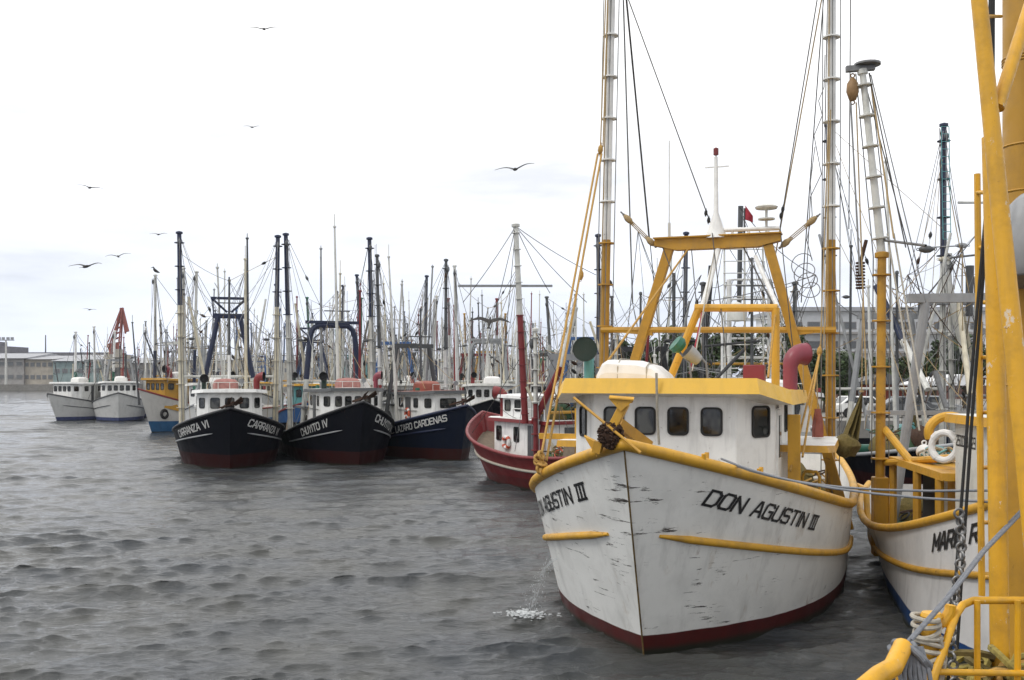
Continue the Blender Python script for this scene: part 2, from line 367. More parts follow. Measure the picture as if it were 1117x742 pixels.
def make_hull(bt, root, mat, inmat, k=44, rows=14, bul=.75, rail='yellow', rr=.1, strake=None, deck='wood', lod=0):
    if lod: k, rows = 18, 7
    T = stations(k); mb = MB()
    for sd in (1, -1):
        g = [[bt.pt(t, bt.zb+(bt.sheer(t)-bt.zb)*v/(rows-1), sd) for v in range(rows)] for t in T]
        if sd < 0: g = [r[::-1] for r in g]
        mb.grid(g)
        inn = []
        for t in T:
            p = bt.pt(t, bt.sheer(t), sd); q = bt.pt(t, bt.sheer(t)-bul, sd)
            ip = Vector((p.x-.10 if t < .02 else p.x, sd*max(abs(p.y)-.08, 0), p.z)); iq = Vector((q.x-.10 if t < .02 else q.x, sd*max(abs(q.y)-.08, 0), q.z-.02))
            inn.append([p, ip, iq])
        if sd > 0: inn = [r[::-1] for r in inn]
        mb.grid(inn, 1)
    st = [bt.pt(1, bt.zb+(bt.sheer(1)-bt.zb)*v/(rows-1), 1) for v in range(rows)]
    mb.grid([[Vector((p.x, -p.y, p.z)) for p in st], st], 0)
    h = mb.build('hull', [mat, inmat], root, 50)
    d = MB(); d.grid([[Vector((bt.pt(t, bt.sheer(t)-bul, 1).x, y*max(bt.pt(t, bt.sheer(t)-bul, 1).y-.07, 0), bt.sheer(t)-bul)) for y in (-1, -.5, 0, .5, 1)] for t in T])
    d.build('deck', deck, root)
    r = MB(); pts = [bt.pt(t, bt.sheer(t)+.02, 1) for t in reversed(T)]+[bt.pt(t, bt.sheer(t)+.02, -1) for t in T[1:]]
    r.path(pts, rr, 5 if lod else 10, flat=1.0); r.build('gunwale_rail', rail, root, 60)
    return h
def strake(bt, root, mat, zf, q0, q1, sd, r=.07, n=8, k=24):
    pts = []
    for i in range(k+1):
        q = q0+(q1-q0)*i/k; t = q/bt.L; pts.append(bt.pt(t, zf(t, q), sd, r*.35))
    m = MB(); m.path(pts, [r*.4]+[r]*(k-1)+[r*.4], n); return m.build('rubbing_strake', mat, root, 60)
def hull_text(bt, root, txt, sd, q0, dz, h, mat, slant=.2, wf=1.0, thick=.17):
    """q0: deck distance aft of the word's end nearest the stem; dz: drop of letter tops below the sheer"""
    W = text_width(txt, .22)*h*wf
    def fn(u, v, o):
        q = q0+u if sd > 0 else q0+W-u
        z0 = bt.sheer(q/bt.L)-dz-h; z = z0+v
        return bt.pt(bt.tof(q, z), z, sd, .014+o)
    return lettering(txt, fn, h, mat, root, slant, thick, wf=wf)

# ------------------------------------------------------------------ deckhouses, windows, gear
def rrect(w, h, r, k=4):
    out = []
    for cx, cy, a0 in ((w/2-r, h/2-r, 0), (-w/2+r, h/2-r, 90), (-w/2+r, -h/2+r, 180), (w/2-r, -h/2+r, 270)):
        for i in range(k+1):
            a = R(a0+90*i/k); out.append((cx+r*math.cos(a), cy+r*math.sin(a)))
    return out
def window(parent, c, u, w, h, frame='rubber', r=.06, lod=0, name='window'):
    """c on the wall, u horizontal unit along the wall with the outside to the right of u x up"""
    u = Vector(u).normalized(); up = Vector((0, 0, 1)); nn = u.cross(up).normalized()
    c = Vector(c)
    f = MB(); a = rrect(w+.07, h+.07, r+.03); b = rrect(w, h, r)
    P3 = lambda q, o: c+u*q[0]+up*q[1]+nn*o
    f.grid([[P3(q, .002) for q in a], [P3(q, .028) for q in a], [P3(q, .028) for q in b], [P3(q, .006) for q in b]], 0, True)
    fo = f.build(name, frame, parent)
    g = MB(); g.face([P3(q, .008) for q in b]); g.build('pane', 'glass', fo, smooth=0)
    return fo
def house(bt, root, plan, z0, z1, mat, name='wheelhouse', bevel=.02):
    """plan: (q aft, half width) pairs from the front; symmetric"""
    zf = lambda q: max(z0, bt.sheer(q/bt.L)-.83) if q < 10 else z0
    lo = [Vector((-q, -w, zf(q))) for q, w in plan]+[Vector((-q, w, zf(q))) for q, w in reversed(plan)]
    hi = [Vector((p.x, p.y, z1)) for p in lo]
    mb = MB(); mb.grid([lo, hi], 0, True); mb.face(hi[::-1]); mb.f[-1] = mb.f[-1][::-1]; mb.face(lo[::-1])
    return mb.build(name, mat, root, 30, bevel)
def roofslab(bt, root, plan, zs, th, top, fascia, under='white', flare=.06, name='roof', parent=None):
    """plan points with their own height; flared fascia"""
    up = [Vector((-q, -w, z)) for (q, w), z in zip(plan, zs)]+[Vector((-q, w, z)) for (q, w), z in reversed(list(zip(plan, zs)))]
    cen = sum(up, Vector())/len(up)
    lo = [p+Vector((((p-cen).x > 0)*flare*1.2, math.copysign(flare, p.y), -th)) for p in up]
    inn = [Vector((p.x*.92+cen.x*.08, p.y*.9, p.z)) for p in lo]
    mb = MB(); k = len(up)
    ztop = Vector((cen.x, 0, cen.z+.06))
    for i in range(k):
        j = (i+1) % k
        mb.face([up[i], up[j], ztop], 0); mb.face([lo[i], lo[j], up[j], up[i]], 1); mb.face([inn[i], inn[j], lo[j], lo[i]], 2)
    mb.face(inn[::-1], 2)
    return mb.build(name, [top, fascia, under], parent or root, 25)
def facet_windows(root, a, b, us, zc, w, h, lod=0, frame='rubber'):
    a, b = Vector(a), Vector(b); d = (b-a).normalized()
    for u in us:
        c = a.lerp(b, u); window(root, (c.x, c.y, zc), d, w, h, frame)
def cowl(parent, base, h, r, direct, mats, name='cowl_vent', lod=0):
    base = Vector(base); d = Vector(direct).normalized(); mb = MB(); n = 8 if lod else 16
    pts = [base, base+Vector((0, 0, h*.55))]; rad = [r*.68, r*.68]
    for i in range(1, 6):
        a = R(90)*i/5; pts.append(base+Vector((0, 0, h*.55+.9*r*1.4*math.sin(a)))+d*(.9*r*1.4*(1-math.cos(a)))); rad.append(r*(.68+.34*i/5))
    e = pts[-1]; pts.append(e+d*r*.5); rad.append(r*1.08)
    mb.path(pts, rad, n, 0, caps=False)
    c = pts[-1]; mb.lathe([(r*1.08, 0), (r*1.12, -.01), (r*.98, .0), (r*.8, -r*.5), (0, -r*.6)], c, d, n, 1)
    return mb.build(name, mats, parent, 50)
def drum_mast(parent, a, b, r0, r1, mats, split, rings=0, rr=.16, n=10, name='boom', wires=True, lod=0):
    """tapered mast in two colours with collar discs that carry the climbing wires"""
    a, b = Vector(a), Vector(b); mb = MB(); c = a.lerp(b, split); rc = r0+(r1-r0)*split
    mb.tube(a, c, r0, rc, n, 0); mb.tube(c, b, rc*.97, r1, n, 1)
    d = (b-a).normalized(); L = (b-a).length
    for i in range(rings):
        t = (i+.6)/rings; p = a.lerp(b, t); rm = r0+(r1-r0)*t
        mb.lathe([(rm, -.02), (rr, -.015), (rr, .015), (rm, .02)], p, d, n+2, 0 if t < split else 1)
    mb.lathe([(r1*.5, -.05), (r1*1.6, -.02), (r1*1.6, .08), (r1*.6, .12), (0.001, .12)], b, d, n, 1)
    return mb.build(name, mats, parent, 50)
def cable(parent, a, b, r=.012, mat='cable', sag=0, n=5, name='stay_cable'):
    mb = MB(); mb.path(sagline(a, b, sag), r, n, caps=False); return mb.build(name, mat, parent, 80)
def pulley(parent, c, d, s=.14, mat='block', name='pulley_block'):
    d = Vector(d).normalized(); mb = MB(); c = Vector(c)
    x = d.cross(Vector((0, 1, .01))).normalized()
    mb.lathe([(.001, -s*1.25), (s*.35, -s*1.1), (s*.62, -s*.3), (s*.55, s*.5), (s*.2, s*1.05), (.001, s*1.15)], c, d, 10)
    mb.torus(c+d*s*1.3, x, s*.2, s*.07, 10, 5); mb.torus(c-d*s*1.35, x, s*.2, s*.07, 10, 5)
    return mb.build(name, mat, parent, 50)

# ------------------------------------------------------------------ water, land, quays
def make_water():
    rng = np.random.default_rng(5)
    ys = [-80., -30., -8., 0., 2.] ; y = 3.
    while y < 420: ys.append(y); y *= 1.0034
    ys += [500, 700, 1100, 1800, 3200]
    ys = np.array(ys); xs = np.concatenate([[-9, -4, -2, -1.2], np.linspace(-.64, .64, 500), [1.2, 2, 4, 9]])
    Yg, Ag = np.meshgrid(ys, xs, indexing='ij'); X = Ag*np.maximum(np.abs(Yg), 4.); Y = Yg.copy(); WZ = -.15
    dy = np.maximum(np.gradient(ys)[:, None], np.abs(X[:, 250:251]-X[:, 249:250]))*np.ones_like(X)
    Z = np.zeros_like(X); DX = np.zeros_like(X); DY = np.zeros_like(X)
    gust = .9+.32*np.sin(X*.13+.7*np.sin(Y*.11))*np.sin(Y*.17+1.3*np.sin(X*.07+2))
    for i in range(260):
        lam = .17*(3.0/.17)**rng.random(); k = 2*np.pi/lam
        th = R(-78)+rng.normal()*(.24 if lam > 1.3 else .42); ph = rng.random()*6.28
        amp = .0042*lam**.64*(1.2 if lam > 1.6 else .62 if lam > .75 else 1.0)
        kx, ky = np.cos(th)*k, np.sin(th)*k
        att = np.clip((lam/dy-2.4)/2.5, 0, 1)*gust
        p = kx*X+ky*Y+ph
        Z += att*amp*np.cos(p); s = att*amp*np.sin(p)*1.5
        DX -= s*np.cos(th); DY -= s*np.sin(th)
    V = np.stack([X+DX, Y+DY, Z+WZ], -1).reshape(-1, 3)
    nr, nc = X.shape
    i = np.arange(nr*nc).reshape(nr, nc)
    F = np.stack([i[:-1, :-1], i[:-1, 1:], i[1:, 1:], i[1:, :-1]], -1).reshape(-1, 4)
    me = bpy.data.meshes.new('water'); me.vertices.add(len(V)); me.vertices.foreach_set('co', V.ravel())
    me.loops.add(F.size); me.loops.foreach_set('vertex_index', F.ravel()); me.polygons.add(len(F))
    me.polygons.foreach_set('loop_start', np.arange(0, F.size, 4)); me.polygons.foreach_set('use_smooth', [True]*len(F))
    me.update(); me.validate()
    m, n, l, b = newmat('harbour_water')
    a = tex(n, l, .35, detail=3)
    l.new(mix(n, l, ramp(n, l, a, .35, .65), (.036, .041, .047), (.050, .051, .047)), b.inputs['Base Color'])
    b.inputs['Roughness'].default_value = .05; b.inputs['IOR'].default_value = 1.333
    w1 = tex(n, l, 4.6, stretch=(.6, 1.4, 1), detail=6, rough=.66, dist=.5)
    w2 = tex(n, l, 1.15, stretch=(.7, 1.5, 1), detail=4, rough=.6, dist=.4)
    bp = n.new('ShaderNodeBump'); bp.inputs['Strength'].default_value = 1; bp.inputs['Distance'].default_value = .05; l.new(w2, bp.inputs['Height'])
    bp2 = n.new('ShaderNodeBump'); bp2.inputs['Strength'].default_value = 1; bp2.inputs['Distance'].default_value = .045; l.new(w1, bp2.inputs['Height']); l.new(bp.outputs[0], bp2.inputs['Normal']); l.new(bp2.outputs[0], b.inputs['Normal'])
    me.materials.append(m)
    o = bpy.data.objects.new('water', me); col.objects.link(o); return tag(o, kind='structure')
make_water()
M['concrete'] = plain('quay_concrete', (.24, .23, .21), .9, scale=1.5)
M['earth'] = plain('dock_ground', (.17, .16, .14), .95, scale=.6)
M['roofsheet'] = plain('grey_sheet_roof', (.34, .35, .37), .7, scale=.8)
M['wallgrey'] = plain('grey_warehouse_wall', (.33, .32, .31), .9, scale=.6)
M['wallbeige'] = plain('beige_warehouse_wall', (.44, .40, .34), .9, scale=.6)
M['wallteal'] = plain('pale_teal_sheeting', (.26, .34, .34), .8, scale=.6)
M['wallwhite'] = plain('white_panel_wall', (.78, .79, .80), .8, scale=.5, var=.2)
M['brickred'] = plain('red_brown_wall', (.15, .07, .055), .9)
M['shedred'] = plain('red_shed_sheeting', (.22, .05, .03), .8)
M['dullglass'] = plain('haze_pale_pane', (.16, .17, .18), .4)  # pane colour lightened to stand in for haze over distant walls
M['silo'] = plain('dark_silo_plate', (.16, .16, .18), .8, scale=.5)
M['crane'] = plain('faded_crane_red', (.30, .09, .07), .8)
m = MB(); m.box((-120, 360, .6), (700, 40, 2.6)); m.build('north_quay', 'concrete'); tag(bpy.data.objects['north_quay'], kind='structure')
m = MB(); m.box((-120, 1880, 1.6), (6000, 3000, 1.0)); m.build('far_land', 'earth'); tag(bpy.data.objects['far_land'], kind='structure')
QZ = 1.5
m = MB(); m.prism([(16, 63, -1), (260, 63, -1), (260, 339.5, -1), (34, 339.5, -1), (7, 82, -1)], (0, 0, QZ+1)); o = m.build("quay", "concrete"); tag(o, kind="structure")

def warehouse(px0, px1, ytop, d, depth, wall, roof, label, storeys, nwin, zbase=1.9, ridge=2.2, band=None, name='warehouse', group=None, winh=1.5):
    a = P(px0, HZ, d); b = P(px1, HZ, d); x0, x1 = a.x, b.x; zt = EYE+(HZ-ytop)/FPX*d; H = zt-zbase
    rt = empty(name, ((x0+x1)/2, d, zbase)); W = x1-x0
    tag(rt, label, 'building', group)
    w = MB(); w.box((0, depth/2, H/2), (W, depth, H)); w.build('wall', wall, rt)
    r = MB(); y0, y1 = -1, depth+1
    r.prism([(-W/2-.6, y0, H+.004), (-W/2-.6, y1, H+.004), (-W/2-.6, (y0+y1)/2, H+ridge)], (W+1.2, 0, 0)); r.build('roof', roof, rt)
    if band:
        bd = MB(); bd.box((0, -.05, band[0]), (W+.1, .14, band[1])); bd.build('wall_band', band[2], rt)
    for sI in range(storeys):
        zc = H*(sI+.58)/storeys
        for i in range(nwin):
            xc = -W/2+W*(i+.5)/nwin
            f = MB(); f.box((xc, -.06, zc), (W/nwin*.7, .16, winh)); fo = f.build('window', 'wallgrey', rt)
            g = MB(); g.box((xc, -.15, zc), (W/nwin*.62, .06, winh*.82)); g.build('pane', 'dullglass', fo)
    return rt
warehouse(-60, 26, 391, 345, 40, 'wallgrey', 'roofsheet', 'long low grey warehouse at the far left end of the quay', 2, 9)
warehouse(26, 58, 392, 346, 36, 'wallbeige', 'roofsheet', 'beige warehouse with windows just left of the far white trawler', 2, 5, ridge=1.6)
warehouse(58, 118, 394, 344, 40, 'wallteal', 'roofsheet', 'pale teal sheet warehouse behind the two far white trawlers', 1, 7, ridge=2.6)
warehouse(119, 200, 396, 348, 40, 'wallgrey', 'roofsheet', 'grey shed right of the harbour crane', 1, 8)
warehouse(202, 330, 393, 352, 40, 'wallbeige', 'roofsheet', 'pale far warehouse behind the masts of the nearest black trawler', 1, 12)
warehouse(332, 470, 397, 349, 40, 'wallteal', 'roofsheet', 'greenish far shed behind the arched gantry of the second black trawler', 1, 12)
warehouse(472, 640, 392, 351, 40, 'wallgrey', 'roofsheet', 'grey far warehouse behind the red trawler and its mast', 2, 12)
def silo_block():
    rt = empty('grain_silo', tuple(P(8, 412, 420).xy)+(2.0,)); tag(rt, 'dark stepped silo block above the left warehouse roof', 'silo')
    w = MB(); w.box((-30, 0, 7.5), (70, 16, 15)); w.build('wall', 'silo', rt)
    w = MB(); w.box((-9, 0, 8.6), (11, 14, 17.2)); w.build('tower', 'silo', rt)
    w = MB(); w.box((26, 0, 6.3), (42, 14, 12.6)); w.build('annex', 'silo', rt)
    w = MB(); w.tube((16, 0, 12), (16, 0, 20), .3, .2); w.build('mast', 'dkgrey', rt)
silo_block()
def light_mast():
    p = P(6.5, 412, 338); rt = empty('floodlight_mast', (p.x, p.y, 1.9)); tag(rt, 'tall pale floodlight mast on the far quay at the left edge', 'light mast')
    w = MB(); w.tube((0, 0, 0), (0, 0, 14.8), .45, .25); w.build('pole', 'white_old', rt)
    w = MB(); w.box((0, 0, 14.9), (5.5, .5, .3)); w.build('crossbar', 'grey', rt)
    for i in (-2.2, -.8, .8, 2.2):
        w = MB(); w.box((i, -.2, 15.5), (.9, .5, .8)); w.build('floodlight', 'grey', rt)
light_mast()
def harbour_crane():
    p = P(128, 412, 338); rt = empty('harbour_crane', (p.x, p.y, 1.9)); tag(rt, 'faded red harbour crane with raised jib on the far quay', 'crane')
    z = lambda py: EYE+(412-py)/FPX*338-1.9; x = lambda px: (px-128)/FPX*338
    w = MB()
    for sx in (-3.2, 3.2):
        for sy in (-3, 3): w.bar((sx, sy, 0), (sx*.55, sy*.55, z(398)), .8, .8)
    w.box((0, 0, z(398)+.3), (5, 5, .8)); w.build('portal', 'crane', rt)
    w = MB(); w.box((0, 0, z(394)), (7, 5.2, 4.4)); w.box((x(131), -2, z(386)), (2.4, 2.4, 3)); w.build('cabin', 'wallbeige', rt)
    w = MB(); a, t = (x(124), 0, z(388)), (x(132.5), 0, z(336))
    for s in (-1, 1):
        w.bar((a[0]-1.2, s, a[2]), (t[0], s*.5, t[2]), .4, .4); w.bar((a[0]+1.8, s, a[2]), (t[0]+.4, s*.5, t[2]), .4, .4)
    for i in range(9):
        q = i/9; w.bar((a[0]-1.2+(t[0]-a[0]+1.2)*q, 0, a[2]+(t[2]-a[2])*q), (a[0]+1.8+(t[0]-a[0]-1.4)*(q+.06), 0, a[2]+(t[2]-a[2])*(q+.06)), .22, .5)
    w.build('jib', 'crane', rt)
    w = MB(); w.bar(t, (x(139), 0, z(362)), .9, 1.1); w.bar((x(133), 0, z(340)), (x(137), 0, z(364)), .4, .5); w.build('jib_head', 'crane', rt)
    w = MB()
    for s in (-1, 1): w.bar((x(118), s, z(376)), (t[0], s*.4, t[2]), .28, .28); w.bar((x(118), s, z(376)), (x(126), s, z(392)), .5, .5)
    w.bar((x(118), 0, z(378)), (x(130), 0, z(376)), .6, 1.8); w.build('backstay', 'crane', rt)
harbour_crane()
# right-hand shore
def block(px0, px1, yb, yt, d, depth, mat, label): pass
def right_building():
    d = 128; x0, x1 = P(858, 0, d).x, P(1075, 0, d).x; W = x1-x0; zt = EYE+(412-340)/FPX*d
    rt = empty('harbour_building', ((x0+x1)/2, d, QZ)); tag(rt, 'large white and grey block with balcony bands behind the right hand masts', 'building')
    H = zt-QZ
    w = MB(); w.box((0, 8, H/2), (W, 16, H)); w.build('wall', 'wallwhite', rt)
    w = MB(); w.box((0, 7.6, H+.25), (W+1.2, 18, .5)); w.build('roof', 'roofsheet', rt)
    w = MB(); w.box((0, -.12, 1.35), (W+.1, .3, 2.7)); w.build('base_band', 'brickred', rt)
    for i, zc in enumerate((H*.62, H*.84)):
        w = MB(); w.box((0, -.9, zc-1.0), (W*.98, 1.8, .28)); w.build('balcony_slab', 'wallgrey', rt)
        for k in range(11):
            xc = -W/2+W*(k+.5)/11
            f = MB(); f.box((xc, -.06, zc), (1.6, .16, .95)); fo = f.build('window', 'wallgrey', rt)
            g = MB(); g.box((xc, -.16, zc), (1.4, .05, .75)); g.build('pane', 'dullglass', fo)
    for k in range(8):
        w = MB(); w.box((-W/2+W*k/7.2, -.14, H*.34), (.18, .2, H*.3)); w.build('panel_rib', 'wallgrey', rt)
right_building()
def shelter(px, py, d, w_, dp, top, name, roofm, wallm, label, cat):
    c = P(px, HZ, d); zt = EYE+(HZ-py)/FPX*d; rt = empty(name, (c.x, c.y, QZ)); tag(rt, label, cat); H = zt-QZ
    r = MB(); r.prism([(-w_/2, -dp/2, H-.5), (w_/2, -dp/2, H-.5), (w_/2, -dp/2, H-.38), (0, -dp/2, H+.3), (-w_/2, -dp/2, H-.38)], (0, dp, 0)); r.build('roof', roofm, rt)
    if wallm:
        q = MB(); q.box((0, .1, (H-.55)/2), (w_*.9, dp*.8, H-.55)); q.build('wall', wallm, rt)
        q = MB(); q.box((-w_*.2, -dp*.4+.05, 1.0), (.9, .1, 1.9)); q.build('door', 'dkgrey', rt)
    else:
        for sx in (-1, 1):
            for sy in (-1, 1):
                q = MB(); q.tube((sx*w_*.45, sy*dp*.42, 0), (sx*w_*.45, sy*dp*.42, H-.45), .08); q.build('post', 'steel', rt)
shelter(1036, 413, 74, 6.2, 4, 0, 'market_shelter', 'wallwhite', None, 'white roofed open shelter on the quay behind the small white trawler', 'shelter')
shelter(960, 412, 78, 4.6, 3.2, 0, 'quay_shed', 'dkgrey', 'shedred', 'small red shed with dark roof under the trees on the quay', 'shed')
def car(px, d, mat, rz, label):
    c = P(px, HZ, d); rt = empty('parked_car', (c.x, c.y, QZ), rz); tag(rt, label, 'car', 'cars parked on the quay')
    b = MB(); prof = [(-2.1, .35), (2.1, .35), (2.15, .75), (1.2, .92), (.55, 1.42), (-1.1, 1.44), (-1.75, .95), (-2.15, .85)]
    b.prism([(x, -.85, z) for x, z in prof][::-1], (0, 1.7, 0)); b.build('body', mat, rt, 30, .06)
    for s in (-1, 1):
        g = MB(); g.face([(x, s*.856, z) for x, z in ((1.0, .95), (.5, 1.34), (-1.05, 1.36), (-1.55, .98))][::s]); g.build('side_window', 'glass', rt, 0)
    for xx, a, b2 in ((0, (1.19, .95), (.58, 1.38)), (1, (-1.74, .98), (-1.16, 1.40))):
        g = MB(); e = .012 if xx == 0 else -.012
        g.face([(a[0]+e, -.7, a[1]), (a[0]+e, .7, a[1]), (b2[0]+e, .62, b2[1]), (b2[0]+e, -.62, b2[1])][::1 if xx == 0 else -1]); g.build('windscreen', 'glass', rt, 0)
    for x in (-1.3, 1.3):
        for y in (-.8, .8):
            w = MB(); w.lathe([(.001, -.1), (.31, -.1), (.33, 0), (.31, .1), (.001, .1)], (x, y, .33), (0, 1, 0), 14); w.build('wheel', 'rubber', rt)
car(938, 69, 'white', R(8), 'white car parked on the quay just left of the yellow boom mast')
car(984, 68, 'dkgrey', R(172), 'dark grey car parked on the quay right of the yellow boom mast')
car(1012, 71, 'grey', R(5), 'grey car parked on the quay in front of the white shelter')

# trees: trunk, limbs and a crown of leaf-sized faces in clumps
def leafmat(name, c):
    m, n, l, b = newmat(name); a = tex(n, l, 1.4, detail=3); o = n.new('ShaderNodeNewGeometry')
    l.new(mix(n, l, ramp(n, l, o.outputs['Random Per Island'], 0, 1), tuple(x*.55 for x in c), tuple(x*1.35 for x in c)), b.inputs['Base Color'])
    b.inputs['Roughness'].default_value = .55; return m
M['leaf'] = leafmat('dark_leaves', (.035, .062, .016)); M['leaf2'] = leafmat('mid_leaves', (.055, .085, .022))
M['bark'] = plain('bark', (.09, .07, .05), .95)
def tree(px, d, h, rad, mat, label, seed, zb=QZ, trunkh=.35):
    rng = random.Random(seed); c = P(px, HZ, d); rt = empty('shade_tree', (c.x, c.y, zb)); tag(rt, label, 'tree', 'trees along the quay')
    t = MB(); top = Vector((rng.uniform(-.4, .4), rng.uniform(-.4, .4), h*.62)); t.path([(0, 0, -.1), (.1, 0, h*.3), top], [.26, .19, .09], 8)
    tips = []
    for i in range(8):
        a = rng.uniform(0, 6.28); s = Vector((0, 0, h*rng.uniform(.28, .58))); e = Vector((math.cos(a)*rad*rng.uniform(.5, .95), math.sin(a)*rad*rng.uniform(.5, .95), h*rng.uniform(.5, .9)))
        t.path([s, s.lerp(e, .5)+Vector((0, 0, .3)), e], [.11, .07, .03], 6); tips.append(e)
    t.build('trunk', 'bark', rt)
    cl = [(e, rng.uniform(.55, 1.0)*rad*.42) for e in tips]+[(Vector((rng.gauss(0, .45)*rad, rng.gauss(0, .45)*rad, h*rng.uniform(.42, 1.0))), rng.uniform(.5, 1.1)*rad*.4) for _ in range(16)]
    m = MB()
    for e, r in cl:
        for _ in range(230):
            u = Vector((rng.gauss(0, 1), rng.gauss(0, 1), rng.gauss(0, .8))).normalized()*r*rng.random()**.4
            p = e+u; s = rng.uniform(.13, .26); a = Vector((rng.gauss(0, 1), rng.gauss(0, 1), rng.gauss(0, .5))).normalized()*s; b = a.cross(Vector((rng.gauss(0, 1), rng.gauss(0, 1), rng.gauss(0, 1))).normalized())
            m.face([p-a, p+b*.6, p+a, p-b*.6])
    m.build('crown', mat, rt, 0)
for i, (px, d, h, rad, mt, lb) in enumerate([
 (700, 84, 5.6, 2.6, 'leaf', 'dark tree behind the white covered life raft'), (748, 92, 6.8, 3.0, 'leaf2', 'tree showing through the left half of the big yellow gantry'),
 (795, 86, 6.2, 2.8, 'leaf', 'dark tree showing through the middle of the yellow gantry'), (838, 96, 7.2, 3.1, 'leaf', 'dense tree behind the faded red cowl vent'),
 (876, 83, 5.6, 2.5, 'leaf2', 'tree just right of the faded red cowl vent'), (916, 90, 4.6, 2.4, 'leaf2', 'low bushy tree between the two yellow boom masts'),
 (948, 94, 4.4, 2.2, 'leaf', 'low dark tree behind the red quay shed'), (995, 97, 4.2, 2.6, 'leaf2', 'low green tree behind the white shelter roof'), (1052, 88, 6.0, 2.6, 'leaf', 'dark tree behind the grey gantry at the right'), (1018, 84, 5.2, 2.5, 'leaf', 'dark bushy tree right of the white shelter'), (968, 80.5, 3.6, 2.0, 'leaf2', 'small bush directly behind the red shed roof'), (900, 78, 4.0, 2.2, 'leaf', 'low bush behind the right yellow boom'),
 (660, 96, 5.2, 2.6, 'leaf', 'tree left of the life raft, beside the left yellow boom'), (770, 100, 5.0, 2.6, 'leaf', 'low dark tree under the cross bar of the yellow gantry')]):
    tree(px, d, h, rad, mt, lb, 40+i)

# ------------------------------------------------------------------ a generic trawler
def anchor_thing(loc, rz, mat, label, s=1.0):
    rt = empty('bow_anchor', loc, rz); tag(rt, label, 'anchor')
    w = MB(); w.bar((-1.0*s, 0, .0), (.35*s, 0, .35*s), .1*s, .12*s); w.build('shank', mat, rt)
    w = MB(); w.tube((.1*s, -.75*s, .05*s), (.1*s, .75*s, .30*s), .04*s); w.build('stock', mat, rt)
    for sd in (-1, 1):
        w = MB(); w.prism([(.2*s, sd*.10*s, .25*s), (.75*s, sd*.28*s, .62*s), (.62*s, sd*.52*s, .42*s), (.1*s, sd*.32*s, .12*s)][::sd], (.03*s, 0, .08*s)); w.build('fluke', mat, rt)
    return rt
def life_ring(world, nrm, R_, mats, label, r=.075):
    rt = empty('life_ring', world); tag(rt, label, 'life ring')
    w = MB(); w.torus((0, 0, 0), nrm, R_, r, 24, 10); w.build('ring', mats[0], rt)
    ax = Vector(nrm).normalized(); x = ax.cross(Vector((0, 0, 1))).normalized(); y = ax.cross(x)
    for i in range(4):
        a = R(45+90*i); w = MB(); c = (x*math.cos(a)+y*math.sin(a))*R_; t = (-x*math.sin(a)+y*math.cos(a))
        w.path([c-t*.06, c+t*.06], r*1.12, 10); w.build('grab_band', mats[1], rt)
    return rt
